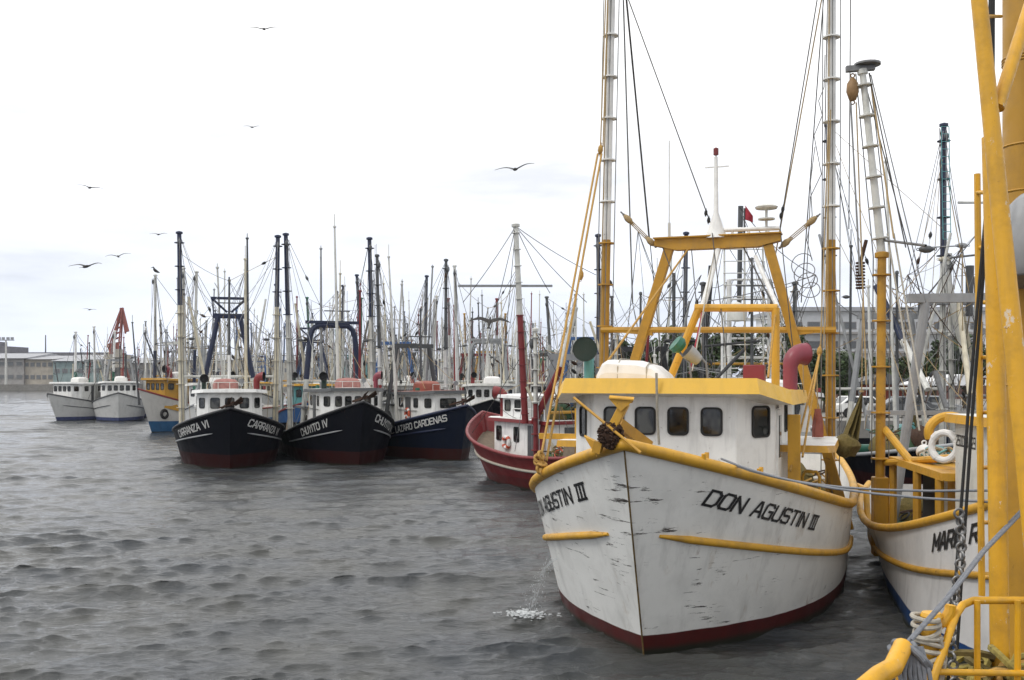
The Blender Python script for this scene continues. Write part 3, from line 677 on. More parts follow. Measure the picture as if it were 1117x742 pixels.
def trawler(bt, hull='white', house_c='white', roof='white', fascia='white', boom=('white', 'blue'), gantry='peak', gcol=('white', 'navy'), rail='white',
            zb_top=10.5, boom_split=.55, bq=8.5, bw=2.35, lean=(0, 0), gz=7.0, inner='white_old', label='', group=None, lod=0, mast=9.0, mcol=('white', 'grey'),
            hz=1.75, hq=2.6, hw=1.7, cover=None, vents=(), aft=True, bridge_z=None, seed=0, nwin=4, booms_down=False, name='fishing_trawler', deckh=True, boomr=.13):
    rng = random.Random(seed)
    rt = empty(name, (bt.X, bt.Y, 0), bt.rz); tag(rt, label, 'fishing boat', group); bt.root = rt
    make_hull(bt, rt, HULLS[hull], inner, rail=rail, rr=.075, lod=lod)
    dz = lambda q: bt.sheer(q/bt.L)-.75
    n = 5 if lod else 8
    if deckh:
        zt = dz(hq+1.2)+hz+.75; z0 = dz(hq+6)-.0
        plan = [(hq, hw*.66), (hq+.75, hw), (hq+4.3, hw)]
        house(bt, rt, plan, z0, zt, house_c, bevel=0 if lod else .02)
        rp = [(hq-.3, hw*.78), (hq+.65, hw+.22), (hq+4.6, hw+.22)]
        roofslab(bt, rt, rp, (zt+.16, zt+.10, zt+.06), .16, roof, fascia, flare=.03)
        zc = zt-.52; V = lambda q, w: (-q, w, 0)
        ww = hw*1.32/nwin*.56
        if lod < 2:
            facet_windows(rt, V(hq, -hw*.66), V(hq, hw*.66), [(i+.5)/nwin for i in range(nwin)], zc, ww, .46)
            for a, b in ((V(hq+.75, -hw), V(hq, -hw*.66)), (V(hq, hw*.66), V(hq+.75, hw))): facet_windows(rt, a, b, [.5], zc, .38, .44)
            for sd in (-1, 1):
                a, b = V(hq+.75, sd*hw), V(hq+4.3, sd*hw)
                if sd < 0: a, b = b, a
                us = (.2, .75) if sd > 0 else (.25, .8)
                facet_windows(rt, a, b, us, zc, .5, .44)
                f = MB(); um = hq+.75+3.55*.48; f.box((-um, sd*(hw+.02), (zt-.2+z0+.9)/2), (.62, .06, zt-.25-z0-.9)); f.build('door', 'dkgrey' if house_c != 'teal' else 'blue', rt)
        else:
            f = MB()
            for i in range(nwin):
                f.box((-hq+.03, -hw*.66+hw*1.32*(i+.5)/nwin, zc), (.06, ww, .44))
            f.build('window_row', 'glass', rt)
        if lod == 0:
            zr = zt+.2
            m = MB()
            for w in np.linspace(-hw*.7, hw*.7, 5): m.tube((-hq-.1, w, zr-.1), (-hq-.1, w, zr+.28), .016, n=5)
            m.tube((-hq-.1, -hw*.7, zr+.28), (-hq-.1, hw*.7, zr+.28), .018, n=6); m.build('roof_rail', 'white_old', rt)
            m = MB(); m.lathe([(.001, -.12), (.09, -.1), (.13, .08), (.13, .1), (.001, .1)], (-hq+.0, hw*.35, zr+.35), (1, 0, -.1), 12); m.tube((-hq, hw*.35, zr), (-hq, hw*.35, zr+.3), .02); m.build('searchlight', 'grey', rt)
            for sd, mt in ((-1, 'green'), (1, 'red')): m = MB(); m.box((-hq-1.0, sd*(hw+.12), zr+.02), (.3, .12, .16)); m.build('side_light', mt, rt)
            for sd in (-1, 1): m = MB(); m.path([(-hq-1.2, sd*(hw+.05), zt-.95), (-hq-4.0, sd*(hw+.05), zt-.95)], .018, 6); m.build('grab_rail', 'dkgrey', rt)
        if aft:
            za = dz(hq+6)+2.05
            house(bt, rt, [(hq+4.31, hw*.98), (hq+7.0, hw*.98)], dz(hq+7)-.1, za, house_c, 'deckhouse', 0)
            m = MB(); m.box((-(hq+5.9), 0, za+.06), (3.1, hw*2.3, .12)); m.build('deckhouse_roof', fascia, rt)
            if lod < 2:
                for sd in (-1, 1): window(rt, (-(hq+5.2), sd*hw*.98, za-.6), (-sd, 0, 0), .42, .42)
        if cover and lod < 2:
            m = MB(); cx = -(hq+2.4); cy = rng.uniform(-.25, .25); m.grid([[Vector((cx+x*k, cy+y*k, zt+.1+z)) for x, y in ((.75, .5), (.75, -.5), (.3, -.62), (-.5, -.6), (-.8, -.4), (-.8, .4), (-.4, .6), (.35, .62))] for k, z in ((1, 0), (1, .22), (.93, .42), (.75, .52), (.3, .56), (.01, .57))], 0, True); m.build('roof_cover', cover, rt)
        for (q, w, hh, r, d, mt) in vents: cowl(rt, (-q, w, zt), hh, r, d, [mt, 'dark'], lod=lod)
    # booms standing along the sides
    tops = []
    for sd, ln in ((-1, lean[0]), (1, lean[1])):
        a = Vector((-bq, sd*bw, dz(bq))); b = Vector((-bq-.2, sd*(bw+.15)+ln, zb_top)); bc = boom
        drum_mast(rt, a, b, boomr, boomr*.75, bc, boom_split, 0 if lod else 9, boomr*1.75, n, lod=lod); tops.append(b)
        if not lod:
            for o in (-.2, .2): cable(rt, a+Vector((o, 0, .5)), b+Vector((o*.5, 0, -.1)), .011, 'wire')
    # gantry
    g = bq+.1; zl = dz(g)
    def legs(pts_l, split, r):
        for sd in (-1, 1):
            p = [Vector((-g, sd*w, z)) for w, z in pts_l]
            m = MB(); k = split
            m.path(p[:k+1], r, n, 0); m.build('gantry_leg', gcol[0], rt)
            m = MB(); m.path(p[k:], r*1.12, n, 0); m.build('gantry_leg', gcol[1], rt)
    if gantry == 'peak':
        legs([(1.9, zl), (1.25, zl+(gz-zl)*.52), (.55, gz)], 1, .12)
        m = MB(); m.bar((-g, -.85, gz), (-g, .85, gz), .2, .26); m.bar((-g, -.95, gz+.95), (-g, .95, gz+.95), .14, .14)
        for sd in (-1, 1): m.tube((-g, sd*.85, gz+.9), (-g, sd*.1, gz+.2), .06); m.tube((-g, sd*.9, gz+.92), (-g, sd*.8, gz+.1), .03)
        m.tube((-g, 0, gz), (-g, 0, gz+2.1), .07, .04); m.build('gantry_head', gcol[1], rt)
    elif gantry == 'arch':
        legs([(1.75, zl), (1.45, zl+(gz-zl)*.55), (1.25, gz-.65), (1.12, gz-.25), (.85, gz-.02), (.0, gz)], 1, .14)
        m = MB(); m.bar((-g, -1.5, gz+.16), (-g, 1.45, gz+.16), .3, .16); m.build('gantry_head', gcol[1], rt)
    elif gantry == 'trap':
        legs([(1.85, zl), (1.5, zl+(gz-zl)*.45), (1.0, gz)], 1, .12)
        m = MB(); m.bar((-g, -1.25, gz), (-g, 1.25, gz), .22, .24); m.build('gantry_head', gcol[1], rt)
    else:
        legs([(.9, zl), (.9, zl+(gz-zl)*.5), (.9, gz)], 1, .10)
        m = MB()
        for i in range(9): m.tube((-g, -.9, zl+1+(gz-zl-1)*i/8), (-g, .9, zl+1+(gz-zl-1)*i/8), .045, n=n)
        m.build('ladder_rung', gcol[1], rt)
    zc = zl+(gz-zl)*.53
    m = MB(); m.tube((-g, -bw, zc), (-g, bw, zc), .06, n=n); m.build('cross_bar', 'ochre' if rng.random() < .3 else gcol[0], rt)
    if mast:
        q = bq+rng.uniform(-1.2, -.5) if deckh else bq-1
        drum_mast(rt, (-q, 0, zl), (-q, 0, mast), .10, .05, mcol, .55, 0, .1, n, 'signal_mast')
        m = MB(); zc2 = mast-.9-rng.random(); m.bar((-q, -.7, zc2), (-q, .7, zc2), .06, .06); m.bar((-q, -.45, zc2-.6), (-q, .45, zc2-.6), .05, .05); m.build('mast_yard', mcol[1], rt)
        if not lod:
            m = MB(); m.tube((-q, .55, zc2), (-q, .55, zc2+1.1), .012, n=5); m.build('whip_aerial', 'wire', rt)
    cr = (.013, .018, .024)[lod]
    gt = Vector((-g, 0, gz))
    for i, t in enumerate(tops):
        sd = -1 if i == 0 else 1
        mid = Vector((-bq, sd*(bw+.02), zl+(zb_top-zl)*.5))
        cable(rt, t, gt+Vector((0, sd*.9, 0)), cr, 'cable', .25); cable(rt, mid, gt+Vector((0, sd*1.0, -.1)), cr*1.5, 'wire', .12)
        cable(rt, t, (-bt.L*.93, sd*1.2, bt.sheer(.93)+.3), cr, 'cable', .1); cable(rt, t, (-3.2, sd*bt.pt(3.2/bt.L, bt.sheer(3.2/bt.L), 1).y*.95, bt.sheer(.2)), cr, 'cable', .15)
        cable(rt, t+Vector((.15, 0, -.2)), (-bq+.9, sd*2.2, dz(bq)+.9), cr, 'wire', .05)
        if lod < 2:
            pulley(rt, t+Vector((.25, 0, -.5)), (0, 0, 1), .16, 'dkgrey'); pulley(rt, mid+Vector((.2, -sd*.5, .02)), (0, 1, 0), .13, 'dkgrey')
            cable(rt, gt+Vector((0, sd*.8, 0)), (-bt.L*.8, sd*1.9, bt.sheer(.8)), cr, 'cable', .1)
            if lod == 0:
                cable(rt, gt+Vector((.1, sd*.3, 0)), (-hq-.5, sd*1.1, bt.sheer(.15)+1.4), cr, 'rope', .1); cable(rt, t+Vector((-.1, 0, -.1)), (-bq-1.5, sd*2.0, dz(bq)+.8), cr, 'rope', .3)
    # loose gear: derricks, extra wires, hanging blocks, a furled net
    mids = [Vector((-bq, sd*(bw+.02), zl+(zb_top-zl)*k)) for sd in (-1, 1) for k in (.35, .5, .7, .9)]
    lows = [Vector((-q, sd*w, dz(q)+h)) for sd in (-1, 1) for q, w, h in ((bq+3, 1.8, .6), (bq-2, 1.7, 1.8), (hq+1, 1.2, hz+.4), (bq+5, 1.5, .8), (bq+.5, 2.0, 1.0))]
    hubs = [gt+Vector((0, y, 0)) for y in (-.7, 0, .7)]+tops+[Vector((-bq+.8, 0, (mast or gz)+.0))]+[Vector((-g, y, zc)) for y in (-1.6, 1.6)]
    for i in range(8 if lod else 4):
        q, w = bq+rng.uniform(-2.5, 4), rng.uniform(-2, 2); k = rng.uniform(.5, 1.02); a = Vector((-q, w, dz(q))); b = Vector((-q+rng.uniform(-.8, .8), w+rng.uniform(-.5, .5), zl+(zb_top-zl)*k))
        m = MB(); m.tube(a, b, rng.uniform(.06, .12), .05, n); ya = rng.uniform(0, 3.14); yv = Vector((math.cos(ya), math.sin(ya), rng.uniform(-.4, .4)))*rng.uniform(.15, .35)
        if rng.random() < .4: m.tube(b-yv-Vector((0, 0, rng.uniform(.3, 1.4))), b+yv*.3-Vector((0, 0, rng.uniform(.3, 1.4))), .025, n=4)
        m.tube(b, b+Vector((0, 0, rng.uniform(.1, .9))), .022, n=4); m.lathe([(.05, 0), (.09, .02), (.09, .1), (.03, .12)], b, (0, 0, 1), 6)
        m.build('pole', rng.choice(['white_old', 'grey', 'white_old', 'white', 'cream', 'dkgrey', 'red']), rt)
    for i in range(2):
        sd = (-1)**i; m = MB(); a = Vector((-g-.2, sd*rng.uniform(.3, 1.2), zl+.4)); b = Vector((-g-rng.uniform(-1.5, 2.5), sd*rng.uniform(1.4, 2.6), zl+(zb_top-zl)*rng.uniform(.45, .8)))
        m.tube(a, b, .085, .06, n); m.build('derrick', rng.choice(['white_old', 'grey', 'cream', 'white_old', 'dkgrey']), rt)
    for i in range({0: 18, 1: 20, 2: 14}[lod]):
        a, b = rng.choice(hubs), rng.choice(lows+mids)
        sg = rng.choice([0, .15, .4]); cable(rt, a, b, (.012, .018, .024)[lod], rng.choice(['wire', 'pale_wire', 'pale_wire', 'cable', 'rope']), sg, 4)
        if lod < 2 and i % 2 == 0:
            u = rng.choice((.25, .375, .5, .75)); pulley(rt, a.lerp(b, u)-Vector((0, 0, 4*sg*u*(1-u))), b-a, .12, rng.choice(['dkgrey', 'rubber', 'iron']))
    for sd in (-1, 1):                                  # climbing wires up the booms
        for o in (.28, -.28): cable(rt, Vector((-bq+o, sd*bw, zl+1)), Vector((-bq+o*.6, sd*(bw+.12), zb_top-.3)), (.011, .016, .022)[lod], 'pale_wire', 0, 4)
    if lod < 2:
        m = MB(); sd = rng.choice((-1, 1)); a = Vector((-g-.3, sd*1.1, zc-.1)); m.path([a, a+Vector((-.1, 0, -.5)), a+Vector((-.25, .1, -1.3)), a+Vector((-.3, .1, -2.2))], [.05, .16, .26, .30], 9); m.build('furled_net', rng.choice(['net', 'net_g', 'dkgrey', 'teal']), rt)
    # net drum and trawl doors on the after deck
    m = MB(); m.lathe([(.001, -1.1), (.5, -1.1), (.5, -1.0), (.26, -.95), (.26, .95), (.5, 1.0), (.5, 1.1), (.001, 1.1)], (-bq-1.7, 0, dz(bq+1.7)+.75), (0, 1, 0), 12); m.build('winch', 'green' if seed % 2 else 'dkgrey', rt)
    for sd in (-1, 1):
        m = MB(); m.box((-bq-3.0, sd*1.95, dz(bq+3)+.75), (1.7, .12, 1.0), Matrix.Rotation(R(8*sd), 3, 'X')); m.build('trawl_door', 'wood' if seed % 3 else 'blue', rt)
    return rt

# ------------------------------------------------------------------ the big white and yellow trawler
D = Boat(1.628, 14.579, 19.47, L=18, B=3.049, n=3.411, Lf=8.633, z0=3.211, zm=1.595, sm=8.987, Bw=2.897, nw=3.473, Lfw=9.185, rake=1.299, fl=1.034, taper=.2)
def big_trawler():
    bt = D; rt = empty('fishing_trawler', (bt.X, bt.Y, 0), bt.rz); bt.root = rt
    tag(rt, 'large white trawler with yellow rail, yellow gantry and black scrapes on its bow', 'fishing boat')
    make_hull(bt, rt, HULLS['main'], 'white', k=64, rows=22, rail='yellow', rr=.092)
    sz = lambda t, q: bt.sheer(t)*.58-.035*q
    strake(bt, rt, 'yellow', sz, .30, 9.5, 1, .062); strake(bt, rt, 'yellow', sz, .42, 9.5, -1, .062)
    m = MB(); pts = [bt.pt(0, z, 1)+Vector((.02, 0, 0)) for z in np.linspace(-.2, bt.z0, 12)]; m.path(pts, .014, 6); m.build('stem_bar', 'stem_rust', rt)
    hull_text(bt, rt, 'DON AGUSTIN #', 1, TXQ0, .335, .23, 'letter', .24, TXW, .175)
    hull_text(bt, rt, 'DON AGUSTIN #', -1, TXQ1, .335, .23, 'letter', .24, TXW, .175)
    # wheelhouse
    V = lambda q, w: (-q, w, 0)
    house(bt, rt, [(2.95, 1.24), (3.8, 1.8), (8.0, 1.8)], .7, 3.99, 'white')
    roofslab(bt, rt, [(2.5, 1.63), (3.6, 2.08), (8.3, 2.08)], (4.19, 3.99, 3.93), .26, 'yellow_clean', 'yellow_clean', 'white', .05)
    facet_windows(rt, V(2.95, -1.24), V(2.95, 1.24), (.15, .375, .605, .835), 3.45, .30, .42)
    facet_windows(rt, V(3.8, -1.8), V(2.95, -1.24), (.45,), 3.40, .30, .48); facet_windows(rt, V(2.95, 1.24), V(3.8, 1.8), (.62,), 3.44, .40, .48)
    m = MB(); m.box((-4.35, 1.815, 2.75), (.6, .05, 1.75)); d = m.build('door', 'white', rt)
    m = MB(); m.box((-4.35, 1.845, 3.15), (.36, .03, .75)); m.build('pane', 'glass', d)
    for sd in (-1, 1): window(rt, (-6.2, sd*1.8, 3.4), (-sd, 0, 0), .5, .46)
    a = bt.at(858, 440, 4.75); c = bt.at(872, 440, 4.75)
    m = MB(); m.box((-4.75, (a.y+c.y)/2+.02, 2.75), (.07, c.y-a.y, 1.55)); m.build('door', 'yellow', rt, bevel=.01)
    a = bt.at(630, 470, 6.2); m = MB(); m.box((-6.2, a.y+.03, 2.9), (.08, .16, 1.3)); m.box((-6.2, a.y-.4, 2.95), (.07, .9, .12)); m.build('side_ladder', 'yellow', rt)
    def fn(u, v, o): return Vector((-3.98-u, 1.805+.006+o, 3.66+v-.0*u))
    lettering('250000623', fn, .13, 'letter', rt, 0, .2, .25, .62)
    # after deckhouse with awning
    house(bt, rt, [(8.01, 1.75), (11.0, 1.75)], .7, 2.9, 'white', 'deckhouse')
    roofslab(bt, rt, [(5.3, 2.62), (5.9, 2.74), (9.0, 2.74)], (2.93, 2.9, 2.9), .13, 'white', 'yellow', 'white', .02, 'awning')
    # hand rail hoops and fittings on the port rail
    for px in (884,):
        a = bt.at(px, 520, 6.3); m = MB(); y = a.y
        m.path([(-6.3, y-.15, 1.5), (-6.3, y-.15, 2.25), (-6.3, y-.1, 2.35), (-6.3, y+.12, 2.35), (-6.3, y+.17, 2.25), (-6.3, y+.17, 1.6)], .03, 8); m.tube((-6.3, y-.15, 2.0), (-6.3, y+.17, 2.0), .02); m.build('hand_rail', 'yellow', rt)
    for q in (1.05, 2.0):
        p = bt.pt(q/bt.L, bt.sheer(q/bt.L), 1); m = MB()
        for s in (-.14, .14): m.tube(p+Vector((s, -.08, .04)), p+Vector((s*1.15, -.08, .2)), .035)
        m.build('fairlead', 'yellow', rt)
    # roof gear
    zr = 4.05
    g = bt.at(638, 381, 4.2); m = MB(); m.tube((g.x-.30, g.y, zr-.1), (g.x-.30, g.y, g.z-.1), .10, n=10); m.build('vent_post', 'teal', rt)
    m = MB(); wd = Vector((.96, .28, 0)).normalized(); m.lathe([(.10, -.42), (.13, -.3), (.20, -.08), (.235, .0), (.235, .02), (.225, .02), (.22, .005), (.001, .0)], g, wd, 28); m.build('green_vent', 'dkgreen', rt)['label'] = 'dark green trumpet vent facing forward'
    c = bt.at(862, 420, 5.6); h = bt.at(868, 377, 5.6)
    cowl(rt, (c.x, c.y, 3.9), h.z-3.9+.0, .20, (-.62, .78, .0), ['pinkred', 'maroon'])['label'] = 'faded red cowl vent'
    c = bt.at(823, 402, 6.8); m = MB(); m.box((-6.8, c.y, 4.15), (.4, .42, .62)); m.build('red_locker', 'maroon', rt, bevel=.015)
    s = bt.at(745, 381, 4.6); m = MB(); a, b = s, s+Vector((-.28, .22, -.28))
    m.lathe([(.001, .0), (.11, .02), (.17, .10), (.16, .2), (.001, .2)], s, (.3, -.55, .5), 16, 0); m.lathe([(.15, -.02), (.13, -.2), (.10, -.32), (.001, -.33)], s+Vector((0, .06, -.02)), (.3, -.55, .5), 14, 1); m.build('searchlight', ['green', 'grey'], rt)
    m = MB()
    for dx in (0, .3): m.path([s+Vector((-.05-dx*.2, dx-.1, -.02)), s+Vector((0-dx*.2, .22+dx-.1, -.26)), s+Vector((-dx*.2, .26+dx-.1, -.6))], .022, 6)
    m.build('light_bracket', 'steel', rt)
    # gantry, cross bar, inner gate
    g0 = 9.4; at = lambda px, py, q=g0: bt.at(px, py, q)
    zd = .8
    def down(a, b):                                    # continue a leg to the deck
        k = (zd-a.z)/(b.z-a.z); return a.lerp(b, k)
    for t, f in (((731, 272), (694, 392)), ((838, 272), (882, 425))):
        a, b = at(*t), at(*f); m = MB(); m.bar(a+Vector((0, 0, .1)), down(a, b), .22, .22, up=(1, 0, 0)); m.build('gantry_leg', 'ochre', rt, bevel=.02)
    a, b = at(715, 268), at(852, 268); m = MB(); hz = .14
    m.prism([(-g0+.14, a.y, a.z+hz), (-g0+.14, a.y, a.z-.02), (-g0+.14, a.y+.5, a.z-hz), (-g0+.14, b.y-.5, a.z-hz), (-g0+.14, b.y, a.z-.02), (-g0+.14, b.y, a.z+hz)][::-1], (-.28, 0, 0))
    m.box((-g0, (a.y+b.y)/2, a.z+hz+.012), (.44, b.y-a.y+.04, .03)); m.build('gantry_beam', 'ochre', rt)
    a, b = at(656, 360), at(912, 360); m = MB(); m.tube(a, b, .075, n=10)
    for p0, p1 in (((656, 360), (712, 360)), ((912, 360), (860, 360))):
        u, v = at(*p0), at(*p1); m.prism([(-g0-.06, u.y, u.z+.06), (-g0-.06, v.y, v.z+.05), (-g0-.06, v.y, v.z-.14), (-g0-.06, u.y, u.z-.02)], (.12, 0, 0))
    m.build('cross_bar', 'ochre', rt)
    q1 = 7.4; m = MB(); m.tube(at(758, 336, q1), at(848, 336, q1), .085, n=10); m.build('inner_gate_bar', 'yellow', rt)
    for t, f in (((762, 337), (733, 408)), ((846, 336), (846, 410))):
        a, b = at(*t, q1), at(*f, q1); k = (3.9-a.z)/(b.z-a.z); m = MB(); m.tube(a, a.lerp(b, k), .085, n=10); m.build('inner_gate_leg', 'yellow', rt)
    m = MB(); a = at(781, 258); m.lathe([(.26, -.05), (.06, .55), (.05, 1.5), (.04, 1.85), (.001, 1.9)], (-g0, a.y, a.z), (0, 0, 1), 14); m.lathe([(.001, 1.88), (.06, 1.9), (.06, 2.05), (.001, 2.08)], (-g0, a.y, a.z), (0, 0, 1), 10, 1); z9 = a.z+1.62
    m.bar((-g0, a.y-.25, z9), (-g0, a.y+.3, z9), .03, .03); m.build('light_mast', ['white', 'red'], rt)
    a, b = at(784, 270), at(764, 345, 7.6); m = MB(); m.tube(a, b, .07); m.build('mast_stay_leg', 'white', rt)
    a, b = at(824, 280), at(848, 335, 7.8); m = MB(); m.tube(a, b, .05); m.build('mast_stay_leg', 'white', rt)
    a = at(836, 264); m = MB(); m.tube(a, a+Vector((0, 0, .8)), .03); m.lathe([(.001, .74), (.24, .76), (.26, .80), (.2, .84), (.001, .86)], a, (0, 0, 1), 20); m.lathe([(.001, .5), (.19, .51), (.19, .54), (.001, .55)], a, (0, 0, 1), 16); m.build('radar_dish', 'white_old', rt)
    a, b = at(790, 251), at(850, 249); m = MB(); m.tube(a, b, .05); 
    for t in (.15, .45, .8): m.tube(a.lerp(b, t), a.lerp(b, t)+Vector((0, 0, -.25)), .03)
    m.build('aerial_bar', 'white', rt)
    a = at(812, 266); m = MB(); m.tube(a, a+Vector((0, 0, .82)), .02); f = m.build('flagstaff', 'dkgrey', rt)
    m = MB(); m.grid([[a+Vector((.0+.05*math.sin(4*u), .02+.17*u, .72-.16*u+(v-.5)*.34*(1-.55*u))) for u in np.linspace(0, 1, 7)] for v in (0, .5, 1)]); m.build('flag', 'flagred', f, 80)
    a = at(730, 264); m = MB(); m.tube(a, a+Vector((0, 0, .45)), .035); m.tube(a+Vector((0, 0, .45)), a+Vector((0, 0, 2.4)), .012); m.build('whip_aerial', 'white_old', rt)
    # wing booms
    bot = []
    for p0, p1, sp in (((659, 395), (668.5, -70), 265), ((906, 395), (907.5, -70), 258)):
        a, b = at(*p0, 9.6), at(*p1, 9.6); d0 = down(b, a); bb = at(p0[0], 262, 9.6); k = (bb.z-d0.z)/(b.z-d0.z)
        drum_mast(rt, d0, b, .115, .09, ['ochre', 'white'], k, 14, .19, 14); bot.append((d0, b))
        for o in (-.2, .2): cable(rt, d0+Vector((.0, o, .5)), b+Vector((0, o*.95, 0)), .012, 'wire')
        cable(rt, d0+Vector((.17, -.06, 1.0)), b+Vector((.13, -.05, 0)), .016, 'rope'); cable(rt, d0+Vector((.17, .05, .6)), b+Vector((.12, .02, 0)), .012, 'wire')
        m = MB(); m.box(d0+Vector((0, 0, .2)), (.5, .5, .5)); m.build('boom_hinge', 'ochre', rt, bevel=.03)
    L0, R0 = bot[0][1], bot[1][1]
    # tackles between booms and gantry
    for p0, p1 in (((677, 231), (716, 270)), ((895, 233), (850, 271))):
        a, b = at(*p0), at(*p1); d = (b-a).normalized()
        pulley(rt, a.lerp(b, .22), d, .125, 'rope'); pulley(rt, a.lerp(b, .85), d, .125, 'rope')
        for o in (-.05, .0, .05): cable(rt, a.lerp(b, .25)+Vector((0, 0, o)), a.lerp(b, .82)+Vector((0, 0, o)), .012, 'rope')
        cable(rt, a+Vector((0, -.0, 0)), a.lerp(b, .12), .02, 'wire'); cable(rt, a.lerp(b, .95), b, .02, 'wire')
    C = lambda p0, q0, p1, q1_, r=.014, mt='cable', sag=0: cable(rt, at(*p0, q0), at(*p1, q1_), r, mt, sag)
    C((682, -10), 9.6, (776, 246), g0); C((893, -10), 9.6, (851, 248), g0); C((898, -10), 9.6, (842, 300), 9.9, .016, 'rope')
    C((681, -20), 9.6, (708, 262), 11, .014); C((683, -10), 9.6, (722, 400), 12, .012); C((680, 0), 9.8, (690, 330), 11, .02, 'wire')
    C((899, -10), 9.6, (874, 330), 12, .014); C((928, -20), 12, (926, 250), 12.5, .014); C((903, -20), 9.7, (895, 420), 10, .012)
    C((776, 246), g0, (793, 395), 6.2, .012); C((851, 248), g0, (868, 410), 8, .012)
    C((722, 268), g0, (748, 335), 7.2, .012, 'cable'); C((754, 268), g0, (760, 336), q1, .012); C((810, 268), g0, (843, 332), q1, .018); C((700, 350), g0, (745, 300), g0, .01)
    C((752, 270), g0, (650, 412), 4.3, .025, 'yrope'); C((780, 270), g0, (755, 405), 5, .016, 'wrope'); C((766, 340), q1, (752, 408), 5.5, .014, 'flagred'); C((846, 340), q1, (838, 412), 6.2, .025, 'yrope')
    for p in ((773, 240), (770, 232), (852, 235), (854, 228), (760, 330), (842, 330)): pulley(rt, at(*p), (0, .1, 1), .065, 'rubber', 'insulator')
    m = MB(); c0 = at(874, 285); pts = [c0+Vector((.03*math.sin(t), .24*math.cos(t)+.015*t*.6, .22*math.sin(t)-.035*t)) for t in np.linspace(0, 22, 70)]; pts = [at(889, 160, 9.6), at(884, 200), at(886, 235), at(880, 262)]+pts
    m.path(pts, .011, 5, caps=False); m.build('coiled_wire', 'wire', rt, 80)
    m = MB(); m.path([at(900, 60, 9.6), at(899, 95, 9.5), at(893, 110, 9.4), at(897, 126, 9.4), at(888, 148, 9.4), at(896, 190, 9.4), at(884, 215, 9.4), at(880, 300, 9.6), at(893, 340, 9.8)], .011, 5, caps=False); m.build('slack_wire', 'wire', rt, 80)
    # bow ropes to the boom heads
    for o in (0, 7):
        C((589+o, 505-o*.3), 2.0+o*.03, (652+o*.6, 168), 8.0, .024, 'yrope'); C((655+o*.4, 160), 8, (661+o*.3, -10), 9.4, .016, 'rope')
        C((862+o*1.9, 514-o*2.2), 4.6, (894, 386), 7.5, .022, 'yrope'); C((895+o*.5, 380), 7.5, (904+o*.3, 120), 9.3, .014, 'rope')
    pulley(rt, at(655, 163, 8), (0, .1, 1), .1, 'yrope'); pulley(rt, at(634, 300, 6.2), (0, .12, 1), .09, 'yrope'); pulley(rt, at(894, 383, 7.5), (0, .1, 1), .09, 'yrope')
    for i in range(7):                                  # knotted rope tail at the starboard rail
        m = MB(); c = at(592+random.uniform(-5, 5), 505+i*3-8, 2.0); m.torus(c, (random.random(), random.random(), .3), .07, .028, 10, 6); m.build('rope_knot', 'yrope', rt)
    m = MB(); m.path([at(716, 407, 2.38), at(716.5, 428, 2.40), at(717, 455, 2.6), at(719, 485, 2.7)], .022, 7); m.build('painter_rope', 'wrope', rt)
    return rt
TXQ0, TXQ1, TXW = 1.15, 1.05, 1.04
big_trawler()
def anchor_on_bow():
    bt = D; o = bt.w2(bt.at(666, 474, .05)); rt = empty('bow_anchor', o, bt.rz); at0 = bt.at(666, 474, .05)
    tag(rt, 'yellow anchor with a clump of rusty chain on the white trawler bow', 'anchor')
    at = lambda px, py, q=.05: bt.at(px, py, q)-at0
    m = MB(); m.bar(at(682, 440), at(662, 478), .13, .13); m.build('shank', 'yellow', rt, bevel=.01)
    m = MB(); m.prism([at(664, 435, -.05), at(691, 437, -.05), at(677, 449, -.05)], (-.05, 0, .05)); m.prism([at(664, 435, -.08), at(691, 437, -.08), at(690, 440, .2), at(668, 439, .2)], (0, 0, .02)); m.build('fluke', 'yellow', rt)
    m = MB(); m.prism([at(637, 476), at(653, 484), at(651, 499)], (-.05, .0, .02)); m.build('fluke', 'yellow', rt)
    m = MB(); m.tube(at(626, 434, .2), at(699, 494, -.25), .022); m.build('stock', 'ochre', rt)
    m = MB(); m.bar(at(654, 482), at(651, 494), .12, .16); m.build('crown_plate', 'ochre', rt)
    m = MB(); m.bar(at(674, 462, .3), at(707, 487, .9), .14, .16); m.build('roller_beam', 'ochre', rt)
    rng = random.Random(3)
    m = MB(); m.ell((0, 0, 0), (.13, .15, .17), 12, jit=.3)
    for i in range(150):
        d = Vector((rng.gauss(0, 1), rng.gauss(0, 1), rng.gauss(0, 1))).normalized(); c = Vector((d.x*.14, d.y*.17, d.z*.19-.01))
        m.torus(c, (rng.random()-.5, rng.random()-.5, rng.random()-.5), .034, .012, 8, 5, sq=.7)
    m.build('chain', 'iron', rt)
anchor_on_bow()
